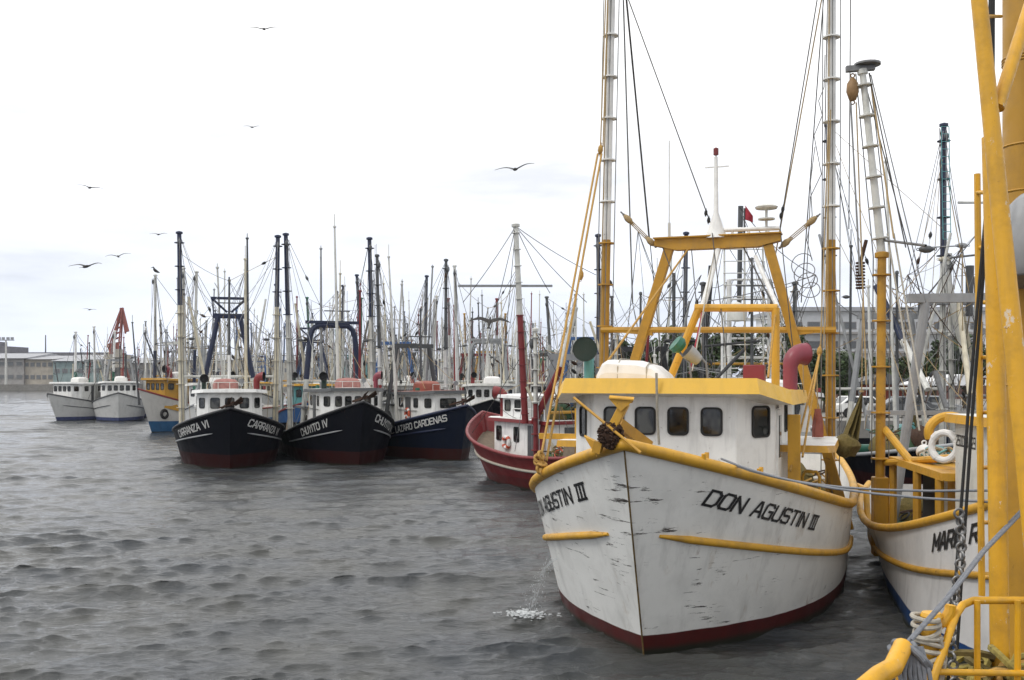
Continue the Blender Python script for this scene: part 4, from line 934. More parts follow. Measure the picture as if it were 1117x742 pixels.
def covered_raft():
    bt = D; a = bt.at(655, 400, 4.4); b = bt.at(736, 400, 4.4); w = b.y-a.y; o = Vector((-4.5, (a.y+b.y)/2, 4.0))
    rt = empty('life_raft', bt.w2(o), bt.rz); tag(rt, 'white canvas covered raft lashed on the yellow edged wheelhouse roof', 'life raft')
    m = MB(); prof = [(-.5, 0), (-.47, .30), (-.42, .46), (-.34, .53), (.06, .50), (.26, .42), (.40, .26), (.5, .0)]
    rows = []
    for i, (x, sc_) in enumerate(((.62, .55), (.58, .85), (.42, 1), (0, 1.03), (-.42, 1), (-.58, .8), (-.62, .5))):
        rows.append([Vector((x, y*w*(.92+.08*sc_), z*sc_+.012*mnoise.noise(Vector((x*4, y*9, z*7))))) for y, z in prof])
    m.grid(rows); m.face(rows[0][::-1]); m.face(rows[-1]); m.build('canvas_cover', 'canvas', rt, 50)
    for y in (-.18, .2): 
        m = MB(); m.path([(.63, y*w, .0), (.60, y*w, .40), (.4, y*w, .55-.09*(y > 0)), (-.4, y*w, .55-.09*(y > 0)), (-.6, y*w, .2)], .012, 6); m.build('lashing', 'wrope', rt)
covered_raft()
def water_jet():
    p = D.w2(D.pt(.13, .95, -1)); rt = empty('water_jet', p); tag(rt, 'thin jet of discharge water falling from the big white hull', 'water jet')
    d = Vector((-.9, -.2, 0)); end = P(573, 663, 18.3); rng = random.Random(4); dv = Vector((end.x-p.x, end.y-p.y, 0))
    m = MB()
    for i in range(34):
        t0 = rng.random()**.9*.9; t1 = min(1, t0+rng.uniform(.04, .16)); o = Vector((rng.gauss(0, .02+.03*t0), rng.gauss(0, .02+.04*t0), 0))
        m.path([dv*t*.9+o+Vector((0, 0, -(p.z+.15)*t*t)) for t in np.linspace(t0, t1, 4)], [.001, .0045, .004, .001], 5)
    for i in range(160):
        t = rng.random()**.6; c = dv*t*.9+Vector((rng.gauss(0, .03+.08*t), rng.gauss(0, .03+.08*t), -(p.z+.15)*t*t+.04*rng.random())); r = rng.uniform(.003, .009); m.ell(c, (r, r, r*1.8), 6)
    tag(m.build('spray', 'foam', rt), kind='stuff')
    m = MB()
    for i in range(300):
        a = rng.random()*6.28; q = abs(rng.gauss(0, .17)); r = rng.uniform(.006, .028)*(1.3-q)
        m.ell(Vector((dv.x*.92+math.cos(a)*q*1.5, dv.y*.92+math.sin(a)*q*1.0, -p.z-.12+rng.uniform(0, .05))), (r*1.6, r*1.2, r*.4), 6)
    tag(m.build('foam_patch', 'foam', rt), kind='stuff')
water_jet()

# ------------------------------------------------------------------ the worn white boat moored on the right
N = Boat(8.63, 9.99, 7.45, L=18, B=2.58, n=2.0, Lf=8, z0=4.2, zm=1.0, sm=13, Bw=2.66, taper=.6, rake=1.6, tw=.45)
def moored_trawler():
    bt = N; rt = empty('fishing_trawler', (bt.X, bt.Y, 0), bt.rz); bt.root = rt
    tag(rt, 'worn white trawler with yellow rail and blue bottom, partly behind the near yellow posts', 'fishing boat')
    make_hull(bt, rt, HULLS['blueboot'], 'white_old', rail='yellow', rr=.078, rows=18)
    strake(bt, rt, 'ochre', lambda t, q: bt.sheer(t)*.50, 1, 14.5, -1, .06); strake(bt, rt, 'ochre', lambda t, q: bt.sheer(t)*.50, 1, 14.5, 1, .06)
    hull_text(bt, rt, 'MARIO R', -1, 4.95, .24, .26, 'letter', .1, 1.0, .22)
    at = lambda px, py, q: bt.at(px, py, q)
    hw = 1.8
    house(bt, rt, [(2.9, 1.2), (3.6, hw), (7.6, hw)], .3, 3.42, 'white_old')
    roofslab(bt, rt, [(2.6, 1.4), (3.5, hw+.12), (7.75, hw+.12)], (3.62, 3.58, 3.56), .15, 'white_old', 'yellow', 'white', .02)
    facet_windows(rt, (-2.9, -1.2, 0), (-2.9, 1.2, 0), (.15, .38, .62, .85), 3.0, .34, .42)
    for sd in (-1, 1): window(rt, (-5.4, sd*hw, 2.95), (-sd, 0, 0), .45, .42)
    def fn(u, v, o): return Vector((-7.5+u, -hw-.006-o, 3.02+v))
    lettering('250000 623', fn, .17, 'letter', rt, 0, .17, .24, .75)
    house(bt, rt, [(7.61, 1.45), (11.0, 1.45)], .25, 2.35, 'white_old', 'deckhouse')
    m = MB(); m.box((-9.6, 0, 2.43), (3.9, 4.0, .14)); m.build('awning', 'yellow', rt)
    m = MB(); m.box((-8.6, -1.48, 1.45), (.9, .06, 1.6)); m.build('door', 'yellow', rt); m = MB(); m.box((-10.3, -1.47, 1.35), (1.1, .04, 1.9)); m.build('doorway', 'dark', rt)
    for q in (8.0, 9.5, 11.4): 
        m = MB(); m.tube((-q, -1.95, .35), (-q, -1.95, 2.36), .08); m.build('awning_post', 'ochre', rt)
    # boom with the hanging block
    qb = 11.6; a, b = at(962, 280, qb), at(941, 80, qb); lo = at(960, 560, qb); lo.z = .35
    m = MB(); m.box((-qb, lo.y, 1.2), (.32, .32, 1.7)); m.build('boom_post', 'ochre', rt, bevel=.03)
    drum_mast(rt, lo+Vector((0, 0, 1.5)), a, .105, .095, ['ochre', 'ochre'], .5, 5, .2, 12); drum_mast(rt, a, b, .09, .07, ['white_old', 'white_old'], .5, 6, .18, 12)
    m = MB(); m.bar(b+Vector((0, -.35, .1)), b+Vector((0, .25, .12)), .14, .12); m.lathe([(.001, 0), (.28, .02), (.28, .06), (.001, .08)], b+Vector((0, .1, .15)), (0, 0, 1), 16); m.build('boom_head', 'steel', rt)
    pulley(rt, at(930, 97, qb), (0, 0, 1), .22, 'block')
    for o in (-.18, .18):
        cable(rt, lo+Vector((0, o, 2)), a+Vector((0, o, 0)), .013, 'wire'); cable(rt, a+Vector((0, o, 0)), b+Vector((0, o*.8, 0)), .013, 'wire')
    for p0, p1, r, mt in (((948, 80), (988, 270), .014, 'cable'), ((950, 82), (1010, 330), .012, 'wire'), ((928, 112), (938, 300), .02, 'wire'), ((934, 112), (945, 420), .016, 'rope'), ((950, 90), (975, 260), .02, 'rope'),
                          ((975, 255), (1012, 470), .02, 'wrope'), ((968, 255), (1003, 470), .02, 'wrope'), ((963, 262), (1010, 268), .03, 'wire')):
        cable(rt, at(*p0, qb), at(*p1, qb-1.5 if p1[1] < 460 else 9.5), r, mt)
    pulley(rt, at(1011, 272, qb-1.0), (0, 1, 0), .13, 'dkgrey')
    # coil spring shackle chain beside the boom
    m = MB(); c = at(941, 262, qb)
    m.path([at(945, 262, qb), at(939, 285, qb), at(938, 300, qb)], .04, 7); 
    for i in range(9): m.torus(at(938.5, 287+i*3.4, qb), (0, 0, 1), .085, .022, 10, 5)
    m.build('snatch_spring', 'iron', rt)
    m = MB(); m.tube(at(965, 468, qb), at(1000, 512, qb-1.6), .08, n=10); m.tube(at(965, 505, qb), at(1055, 498, qb-3.5), .07); m.build('brace', 'yellow', rt)
    m = MB(); m.path([at(934, 541, 14.5), at(935, 530, 14.5), at(945, 534, 13.6), at(946, 560, 13.4), at(950, 575, 13)], .075, 8); m.build('stern_hoop', 'yellow', rt)
    # far boom and gantry
    b2 = Vector((-qb, 2.3, 10.4)); drum_mast(rt, (-qb, 2.2, .4), b2, .125, .09, ['ochre', 'white_old'], .55, 9, .19, 12)
    for sd in (-1, 1):
        m = MB(); m.path([(-12.8, sd*1.7, .4), (-12.8, sd*1.25, 3.6), (-12.8, sd*.9, 6.0)], .11, 10); m.build('gantry_leg', 'grey', rt)
    m = MB(); m.bar((-12.8, -1.3, 6.0), (-12.8, 1.3, 6.0), .2, .2); m.build('gantry_head', 'grey', rt); m = MB(); m.bar((-12.8, -2.2, 3.4), (-12.8, 2.2, 3.4), .1, .1); m.build('cross_bar', 'grey', rt)
    cable(rt, b2, (-12.8, 1, 6), .013); cable(rt, b, (-12.8, -1, 6), .013)
    for i in range(26):
        m = MB(); q = 2.6+i*.0; p = Vector((-6.0+.02*math.sin(i), -2.62-.02*(i % 2), 1.75-.075*i)); 
        break
    return rt
moored_trawler()
def ring_on_house():
    bt = N; p = bt.at(1030, 487, 7.9); rt = life_ring(bt.w2(p), (-.82, -.55, .1), .25, ('canvas', 'canvas'), 'white life ring beside the yellow hoop on the worn white trawler', .062)
    p2 = bt.at(1036, 472, 8.2); o = empty('hose_coil', bt.w2(p2)); tag(o, 'thick yellow hose loop above the white life ring', 'hose')
    m = MB(); m.path([(.34*math.cos(t)*1.1, .1*t*.1, .30*math.sin(t)) for t in np.linspace(-.3, 3.5, 16)], .085, 10); m.build('loop', 'yellow', o)
ring_on_house()
# nets and stores seen between the two white boats
def heap(name, label, cat, w, sz, mats, seed, k=7, z=None):
    rng = random.Random(seed); rt = empty(name, w); tag(rt, label, cat); m = MB()
    for i in range(k):
        c = Vector((rng.uniform(-.6, .6)*sz[0], rng.uniform(-.6, .6)*sz[1], rng.uniform(.1, .7)*sz[2])); r = rng.uniform(.3, .55)
        m.ell(c, (sz[0]*r, sz[1]*r, sz[2]*r*.9), 12, rng.randrange(len(mats)), .5, seed+i)
    for i in range(k*5):
        a = rng.uniform(0, 6.28); q = rng.uniform(.2, .9); c = Vector((math.cos(a)*q*sz[0], math.sin(a)*q*sz[1], rng.uniform(.2, 1)*sz[2]))
        m.torus(c, (rng.gauss(0, .5), rng.gauss(0, .5), 1), rng.uniform(.1, .25), .022, 10, 5, rng.randrange(len(mats)))
    m.build('netting', mats, rt, 60); return rt
def hanging_net():
    c0 = P(930, 425, 21.5); rt = empty('hanging_net', (c0.x, c0.y, .8)); tag(rt, 'olive net hung up to dry behind the right yellow boom', 'net')
    at = lambda px, py, d=21.5: P(px, py, d)-Vector((c0.x, c0.y, .8))
    m = MB(); top = at(940, 430); rows = []
    for j in range(9):
        t = j/8; a = at(940, 428).lerp(at(919, 478), t); b = at(941, 430).lerp(at(936, 480), t)
        rows.append([a.lerp(b, u)+Vector((0, .10*math.sin(u*16+t*3)*(.2+t), .0)) for u in np.linspace(0, 1, 17)])
    m.grid(rows); m.grid([[p+Vector((.01, .05, 0)) for p in r] for r in rows]); m.build('net_cloth', 'net', rt, 80)
    m = MB(); m.path([at(940, 426), at(940, 428)], .05, 8); m.tube(at(940, 428), at(941, 330), .012); m.build('hoisting_line', 'rope', rt)
    m = MB(); m.ell(at(924, 486), (.3, .3, .25), 12, 0, .5); m.build('net_bunch', 'net', rt)
hanging_net()
deckN = lambda q, y: N.w2((-q, y, N.sheer(q/N.L)-.72))
heap('net_pile', 'dark green net heap on the after deck of the worn white trawler', 'net', deckN(13.6, -.3), (1.2, 1.1, 1.0), ['net_g', 'net', 'rubber'], 21)
heap('net_pile', 'heap of brown net and line beside the after deckhouse of the big white trawler', 'net', D.w2((-12.2, 1.6, .95)), (.8, .8, .9), ['net', 'yrope', 'iron'], 22)
def crate(w, rz, mat, label):
    rt = empty('fish_bin', w, rz); tag(rt, label, 'bin'); m = MB(); a = [(-.55, -.4), (.55, -.4), (.55, .4), (-.55, .4)]
    m.grid([[Vector((x*k, y*k, z)) for x, y in a] for k, z in ((.86, 0), (1, .62), (1.05, .62), (1.05, .66), (.95, .66), (.82, .05))], 0, True); m.face([(x*.82, y*.82, .05) for x, y in a]); m.face([(x*.86, y*.86, 0) for x, y in a][::-1]); m.build('tub', mat, rt, 20)
crate(deckN(15.6, .2), .2, 'blue', 'blue plastic fish bin on the after deck beyond the yellow boom post')
def oilskin(px, py, q, w_, h_, mat, label):
    c = D.at(px, py, q); rt = empty('oilskin', D.w2(c), D.rz); tag(rt, label, 'oilskin'); m = MB(); rows = []
    for j in range(8):
        t = j/7; rows.append([Vector((.10*math.sin(a)*(.4+.6*t), w_/2*math.cos(a)*(.45+.55*t)+.03*math.sin(5*a+t*3), -h_*t)) for a in np.linspace(0, 6.28, 15)[:-1]])
    m.grid(rows, 0, True); m.face(rows[-1][::-1]); m.build('cloth', mat, rt, 60)
    m = MB(); m.tube((0, 0, -.02), (0, -.02, .9), .012); m.build('hanging_line', 'rope', rt)
oilskin(877, 442, 7.2, .24, .55, 'canvas', 'white cloth hanging by the yellow ropes aft of the wheelhouse')
oilskin(892, 446, 8.0, .22, .60, 'orange', 'orange cloth hanging left of the right yellow boom')

# ------------------------------------------------------------------ the front row across the water
CA = Boat(-13.05, 46.5, -16, L=15, B=2.75, n=2.5, Lf=6, z0=2.75, zm=1.35, sm=8.5, rake=1.0, Bw=2.4)
CH = Boat(-7.2, 48.6, -21, L=14.5, B=2.7, n=2.5, Lf=6, z0=3.0, zm=1.2, sm=8.5, rake=.9, Bw=2.4)
LC = Boat(-2.3, 51.5, -30, L=13, B=2.5, n=2.4, Lf=6, z0=2.75, zm=1.3, sm=9, rake=.7, Bw=2.3)
RD = Boat(-1.35, 46.0, 149, L=11.5, B=2.65, n=2.4, Lf=5, z0=2.6, zm=1.15, sm=8, rake=.8, Bw=2.0)
trawler(CA, 'black', 'white', 'white_old', 'white', ('cream', 'navy'), 'peak', ('white_old', 'navy'), 'black', zb_top=11.85, boom_split=.66, bq=7.6, bw=2.4, lean=(0, .0), gz=7.5, label='black trawler with peaked navy gantry, the left of the two black trawlers',
        mast=9.3, mcol=('white', 'dkgrey'), hz=1.65, hq=2.3, hw=1.55, cover='pink', vents=((3.6, -1.2, .8, .19, (1, 0, 0), 'dkgreen'), (3.6, 1.3, .9, .22, (.3, .8, 0), 'red')), seed=1, nwin=3, boomr=.15)
trawler(CH, 'black', 'white', 'white_old', 'dkgrey', ('white_old', 'navy'), 'arch', ('white_old', 'navy'), 'black', zb_top=12.0, boom_split=.62, bq=7.6, bw=2.3, lean=(-.1, -.35), gz=7.1, label='black trawler with rounded navy arch gantry and pink roof cover',
        mast=8.8, mcol=('dkgrey', 'dkgrey'), hz=1.7, hq=2.3, hw=1.5, cover='pink', vents=((3.2, -1.3, .9, .2, (1, -.3, 0), 'dkgreen'), (3.4, 1.4, 1.0, .2, (.4, .8, 0), 'pinkred')), seed=2, nwin=4, boomr=.15)
trawler(LC, 'navy', 'white', 'orange', 'dkgrey', ('white', 'dkgrey'), 'trap', ('dkgrey', 'dkgrey'), 'navy', zb_top=11.0, boom_split=.5, bq=6.6, bw=2.0, lean=(0, 0), gz=6.0, label='navy blue trawler with orange roof cover and dark wide window, beside the red boat',
        mast=8.0, mcol=('dkgrey', 'dkgrey'), hz=1.5, hq=2.2, hw=1.2, cover='orange', seed=3, nwin=1, boomr=.12)
def roof_boxes():
    for bt, q, y, sz, mt, nm in ((CH, 4.6, .95, (.9, .75, .55), 'canvas', 'roof_locker'), (CA, 5.2, -.6, (.7, .6, .35), 'white_old', 'roof_locker'), (LC, 5.0, .3, (.5, .8, .4), 'grey', 'roof_locker')):
        z = bt.sheer((q+1)/bt.L)+2.0; m = MB(); zt = bt.sheer(3.5/bt.L)+1.75; m.box((-q, y, zt+sz[2]/2), sz); m.build(nm, mt, bt.root, bevel=.03)
roof_boxes()
def belt(bt, c, mat, h=.055):
    for sd in (-1, 1): strake(bt, bt.root, mat, lambda t, q: bt.sheer(t)*c, .8, 6.2, sd, h, 6, 16)
belt(CA, .62, 'grey', .04); belt(CH, .60, 'grey', .04); belt(LC, .62, 'navy', .05)
hull_text(CA, CA.root, 'CARRANZA VI', -1, 1.15, .22, .30, 'wletter', .1, .95, .2); hull_text(CA, CA.root, 'CARRANZA VI', 1, 1.0, .22, .30, 'wletter', .1, .95, .2)
hull_text(CH, CH.root, 'CHUYITO IV', -1, 1.7, .22, .32, 'wletter', .1, .85, .2); hull_text(CH, CH.root, 'CHUYITO IV', 1, 1.0, .22, .32, 'wletter', .1, .95, .2)
hull_text(LC, LC.root, 'GRAL. LAZARO CARDENAS', -1, .9, .2, .30, 'wletter', .05, .78, .2)
for bt, q, w in ((CA, 0, 0), (CH, 0, .1), (LC, .2, 0)):
    anchor_thing(bt.w2((-q-.35, w, bt.z0+.02)), bt.rz+.5, 'iron', {'CA': 'rusty anchor on the bow of the black trawler with peaked gantry', 'CH': 'rusty anchor on the bow of the black trawler with arch gantry', 'LC': 'rusty anchor on the bow of the navy blue trawler'}['CA' if bt is CA else 'CH' if bt is CH else 'LC'], .8)
life_ring(LC.w2((-4.6, -1.29, 2.25)), LC.p*-1, .24, ('red_life', 'canvas'), 'orange life ring on the white wheelhouse side of the navy trawler')
# red boat seen from its port quarter
trawler(RD, 'red', 'white', 'white_old', 'red', ('red', 'white_old'), 'trap', ('red', 'grey'), 'red', inner='red', zb_top=6.0, boom_split=.5, bq=7.4, bw=1.8, gz=5.0, label='dark red trawler with white deckhouse and red mast behind the big white bow', mast=0, deckh=False, seed=4, boomr=.10)
def red_boat():
    bt, rt = RD, RD.root; dz = lambda q: bt.sheer(q/bt.L)-.72
    house(bt, rt, [(3.2, 1.0), (3.6, 1.45), (7.6, 1.45)], dz(6)-.1, 2.45, 'white'); roofslab(bt, rt, [(2.9, 1.2), (3.4, 1.65), (7.9, 1.65)], (2.56, 2.54, 2.52), .14, 'white', 'red', 'white', .02)
    house(bt, rt, [(3.4, .85), (3.8, 1.15), (5.4, 1.15)], 2.56, 3.35, 'white', 'upper_wheelhouse'); roofslab(bt, rt, [(3.1, 1.0), (3.7, 1.35), (5.6, 1.35)], (3.5, 3.48, 3.46), .12, 'white', 'white', 'white', .02)
    for q in (4.0, 5.4): window(rt, (-q, 1.45, 1.9), (-1, 0, 0), .36, .55)
    for q in (4.2, 5.0): window(rt, (-q, 1.15, 3.05), (-1, 0, 0), .4, .4)
    m = MB(); m.box((-6.6, 1.47, 1.55), (.6, .05, 1.5)); m.build('door', 'dkgrey', rt)
    m = MB(); m.box((-7.62, .2, 1.5), (.05, .8, 1.5)); m.build('door', 'dkgrey', rt)
    cowl(rt, (-3.5, .9, 2.5), 1.35, .26, (.7, .6, 0), ['red', 'dark'])
    a = bt.at(573, 462, 7.0); b = bt.at(562.5, 247, 7.0); drum_mast(rt, a, b, .13, .10, ['red', 'white_old'], .55, 12, .16, 12, 'mast')
    m = MB(); m.tube(bt.at(582, 462, 7.2), bt.at(612, 400, 8.5), .13); m.build('derrick', 'red', rt); m = MB(); m.tube(bt.at(612, 400, 8.5), bt.at(628, 335, 9), .10); m.build('derrick_end', 'white_old', rt)
    m = MB(); m.bar(bt.at(500, 312, 6.6), bt.at(602, 312, 6.6), .09, .09); m.build('spreader', 'grey', rt)
    m = MB(); m.box((-8.6, .0, dz(8)+.5), (1.0, 2.4, .9)); m.build('hatch_box', 'white_old', rt, bevel=.03)
    for p in ((640, 330), (530, 380), (600, 320), (545, 440), (650, 300), (505, 330)): cable(rt, b, bt.at(*p, 6.5+random.random()*2), .014, 'cable', .1)
    strake(bt, rt, 'wrope', lambda t, q: bt.sheer(t)*.55, .6, 10.5, 1, .06); strake(bt, rt, 'wrope', lambda t, q: bt.sheer(t)*.55, .6, 10.5, -1, .06)
    m = MB(); m.path([(-5.4, 1.6, 2.55), (-5.4, 1.6, 2.95), (-7.7, 1.6, 2.95), (-7.7, 1.6, 2.55)], .025, 6); m.build('roof_rail', 'white', rt)
red_boat()
life_ring(RD.w2((-4.7, 1.53, 1.55)), RD.p, .22, ('canvas', 'red_life'), 'pale life ring on the white deckhouse of the red trawler')
heap('net_pile', 'heap of dark net and plants on the red trawler roof', 'net', RD.w2((-6.8, -.1, 2.53)), (.8, .9, .75), ['net_g', 'iron', 'net'], 31)
heap('net_pile', 'brown net heap on the red trawler stern deck', 'net', RD.w2((-8.7, 1.0, .55)), (.9, .8, .9), ['net', 'iron', 'net_g'], 32)
# boats further left
W1 = Boat(-46, 99.5, 18, L=14, B=2.6, n=2.4, Lf=6, z0=2.6, zm=1.3, sm=9); W2 = Boat(-38.4, 98, -20, L=14, B=2.6, n=2.4, Lf=6, z0=2.7, zm=1.4, sm=9); YB = Boat(-29.2, 78.5, 32, L=14, B=2.6, n=2.4, Lf=6, z0=3.3, zm=1.5, sm=8)
trawler(W1, 'white', 'white', 'white_old', 'white', ('green', 'white'), 'trap', ('grey', 'grey'), 'dkgrey', zb_top=9.0, boom_split=.5, bq=6.5, gz=6, label='small white trawler with green lower booms, farthest left in the harbour', mast=7.8, mcol=('green', 'dkgreen'), cover='canvas', seed=5, lod=1, hq=2, boomr=.16)
trawler(W2, 'white', 'white', 'white_old', 'white', ('white_old', 'white'), 'trap', ('grey', 'grey'), 'dkgrey', zb_top=9.4, boom_split=.5, bq=6.5, gz=6, label='white trawler facing head on in front of the harbour crane', mast=7.4, mcol=('dkgrey', 'dkgrey'), cover='canvas', seed=6, lod=1, hq=2, boomr=.15)
HULLS['wb'] = hullpaint('white_and_blue_hull', (.62, .60, .56), (.03, .12, .26), .75)
trawler(YB, 'wb', 'ochre', 'white_old', 'ochre', ('navy', 'white_old'), 'trap', ('navy', 'white_old'), 'red', zb_top=12.6, boom_split=.45, bq=3.4, gz=7, label='white and blue trawler with bright yellow wheelhouse, left of the black trawlers', mast=8, mcol=('navy', 'grey'), cover='canvas', vents=((3.0, 0, .9, .3, (1, 0, 0), 'maroon'),), seed=7, lod=1, hq=1.6, boomr=.15)
for bt in (W1, W2): belt(bt, .6, 'dkgrey', .04)
def tyre(bt, q, sd, label):
    z = bt.sheer(q/bt.L)*.5; t = bt.tof(q, z); p = bt.w2(bt.pt(t, z, sd, .14)); rt = empty('tyre_fender', p); tag(rt, label, 'tyre fender')
    m = MB(); m.torus((0, 0, 0), bt.p*sd, .3, .12, 16, 8); m.build('tyre', 'rubber', rt); m = MB(); m.tube((0, 0, .3), (0, 0, z+.3 if False else .8), .015); m.build('lanyard', 'rope', rt)
tyre(YB, 1.6, 1, 'black tyre hung on the bow of the white and blue trawler'); tyre(W1, 7.5, 1, 'black tyre between the two far white trawlers')

# ------------------------------------------------------------------ boats rafted up behind
G = 'boats rafted up behind the front row'
FL = [  # X, Y, heading, hull, house, booms, gantry, gantry colours, boom top, lod, label
 (-19.8, 67, -14, 'white', 'white', ('white_old', 'white_old'), 'ladder', ('white_old', 'grey'), 10.2, 1, 'white trawler with ladder gantry directly behind the black trawler with peaked gantry'),
 (-13.6, 67.5, -10, 'blue', 'teal', ('white_old', 'navy'), 'peak', ('grey', 'navy'), 9.6, 1, 'trawler with pale teal wheelhouse showing between the two black trawlers'),
 (-7.6, 68, -8, 'white', 'white_old', ('white_old', 'navy'), 'trap', ('white_old', 'blue'), 10.6, 1, 'trawler with navy topped booms right behind the arch gantry'),
 (-1.6, 67, -4, 'black', 'white', ('white', 'white_old'), 'arch', ('white_old', 'grey'), 10.0, 1, 'white boomed trawler behind the orange roof of the navy trawler'),
 (4.6, 68.5, 4, 'blue', 'blue', ('white_old', 'dkgrey'), 'trap', ('blue', 'blue'), 9.2, 1, 'trawler with blue deckhouse behind the mast of the red trawler'),
 (-15.5, 86, -8, 'green', 'white', ('white_old', 'green'), 'ladder', ('grey', 'grey'), 10.5, 1, 'green trawler with green boom tops in the second row left of the arch'),
 (-9.2, 87, -6, 'white', 'white', ('white_old', 'white_old'), 'peak', ('white_old', 'dkgrey'), 11.4, 1, 'all white tall boomed trawler, second row right of the arch gantry'),
 (-3.0, 86, -3, 'red', 'cream', ('white_old', 'red'), 'trap', ('white_old', 'red'), 9.4, 1, 'trawler with red boom tops in the second row behind the navy trawler'),
 (3.4, 88, 2, 'white', 'white', ('grey', 'dkgrey'), 'arch', ('grey', 'dkgrey'), 10.8, 1, 'grey boomed trawler in the second row behind the red trawler'),
 (-33.5, 101, -14, 'blue', 'white', ('white_old', 'white_old'), 'trap', ('blue', 'grey'), 9.8, 1, 'blue hulled trawler behind the yellow wheelhouse boat'),
 (-27.2, 105, -12, 'white', 'cream', ('white_old', 'blue'), 'ladder', ('grey', 'blue'), 10.6, 1, 'trawler with bright blue boom tops left of the peaked gantry, third row'),
 (-21.0, 107, -10, 'grey', 'white', ('white_old', 'dkgrey'), 'arch', ('white_old', 'grey'), 11.0, 2, 'grey trawler deep in the third row behind the peaked gantry'),
 (-14.8, 106, -8, 'white', 'white', ('cream', 'white_old'), 'peak', ('cream', 'cream'), 9.6, 2, 'cream boomed trawler in the third row between the black trawlers'),
 (-8.6, 107, -5, 'navy', 'white', ('white_old', 'navy'), 'ladder', ('navy', 'navy'), 10.2, 2, 'navy trawler with navy gantry in the third row right of the arch'),
 (-2.4, 106, -2, 'white', 'cream', ('white_old', 'ochre'), 'trap', ('white_old', 'ochre'), 10.7, 2, 'trawler with ochre boom tops in the third row behind the navy boat'),
 (3.6, 108, 1, 'green', 'teal', ('grey', 'green'), 'peak', ('grey', 'green'), 9.5, 2, 'green and grey trawler in the third row behind the red mast'),
 (-44.5, 126, -16, 'white', 'white', ('white_old', 'grey'), 'arch', ('grey', 'grey'), 9.5, 2, 'distant white trawler just right of the harbour crane'),
 (-38.2, 127, -15, 'black', 'white', ('white_old', 'navy'), 'peak', ('white_old', 'navy'), 10.4, 2, 'distant black trawler behind the yellow wheelhouse boat'),
 (-32.0, 126, -13, 'white', 'cream', ('cream', 'cream'), 'ladder', ('cream', 'grey'), 9.8, 2, 'distant cream boomed trawler left of the peaked gantry'),
 (-25.8, 127, -11, 'blue', 'white', ('white_old', 'white'), 'trap', ('white_old', 'blue'), 11.2, 2, 'distant white boomed trawler behind the peaked gantry'),
 (-19.6, 126, -9, 'white', 'teal', ('white_old', 'teal'), 'arch', ('grey', 'teal'), 9.9, 2, 'distant trawler with teal boom tops between the black trawlers'),
 (-13.4, 127, -7, 'grey', 'white', ('grey', 'white'), 'peak', ('grey', 'white'), 10.8, 2, 'distant grey trawler seen through the arch gantry'),
 (-7.2, 126, -5, 'red', 'white', ('white_old', 'maroon'), 'ladder', ('white_old', 'red'), 9.6, 2, 'distant trawler with maroon boom tops right of the arch gantry'),
 (-1.0, 127, -2, 'white', 'white', ('white', 'white'), 'trap', ('white', 'white'), 11.0, 2, 'distant pure white trawler behind the navy trawler'),
 (5.0, 126, 1, 'black', 'cream', ('cream', 'dkgrey'), 'arch', ('cream', 'dkgrey'), 10.0, 2, 'distant black hulled trawler behind the red trawler'),
 (-36.0, 147, -13, 'white', 'white', ('white_old', 'blue'), 'trap', ('grey', 'blue'), 10.8, 2, 'farthest row trawler with blue boom tops left of the peaked gantry'),
 (-29.0, 148, -11, 'green', 'white', ('grey', 'grey'), 'peak', ('grey', 'grey'), 9.9, 2, 'farthest row grey boomed trawler left of the peaked gantry'),
 (-22.0, 147, -9, 'white', 'cream', ('white_old', 'white_old'), 'arch', ('white_old', 'grey'), 11.2, 2, 'farthest row tall white boomed trawler between the black trawlers'),
 (-15.0, 148, -7, 'navy', 'white', ('cream', 'navy'), 'ladder', ('cream', 'navy'), 10.1, 2, 'farthest row navy trawler behind the arch gantry'),
 (-8.0, 147, -4, 'white', 'white', ('white_old', 'dkgrey'), 'trap', ('white_old', 'dkgrey'), 11.0, 2, 'farthest row dark topped trawler right of the arch gantry'),
 (-1.0, 148, -1, 'grey', 'cream', ('grey', 'cream'), 'peak', ('grey', 'cream'), 10.3, 2, 'farthest row grey trawler behind the navy trawler'),
]
COV = ['canvas', None, None, 'canvas', None, None]
for i, (X, Y, th, hu, ho, bo, ga, gc, zt, lod, lb) in enumerate(FL):
    r = random.Random(100+i)
    bt = Boat(X+r.uniform(-.3, .3), Y, th, L=15, B=2.45, n=2.4, Lf=6, z0=2.7+r.uniform(-.2, .4), zm=1.35, sm=9)
    trawler(bt, hu, ho, 'white_old', r.choice(['white', 'white_old', 'grey', 'cream', 'yellow']), bo, ga, gc, r.choice(['white_old', 'dkgrey', 'red', 'grey']), zb_top=zt+r.uniform(.3, 2.6), boom_split=r.uniform(.45, .7), bq=6.8+r.uniform(-.5, .8), bw=2.15,
            lean=(r.uniform(-.5, .3), r.uniform(-.3, .5)), gz=6.4+r.uniform(-.5, .9), label=lb, group=G, lod=lod, mast=8.5+r.uniform(-.8, 2.4), mcol=(r.choice(['white_old', 'grey', 'dkgrey']), r.choice(['white_old', 'dkgrey', 'grey'])),
            hq=2+r.uniform(-.2, .6), hw=1.65, cover=COV[i % 6], vents=((3.3, 1.2*(-1)**i, .9, .2, (1, .2, 0), r.choice(['red', 'dkgreen', 'grey', 'orange'])),), seed=20+i, boomr=.15)
life_ring(P(348, 432, 64), (-.1, -1, 0), .38, ('red_life', 'canvas'), 'orange and white life ring hanging between the two black trawlers') if False else None
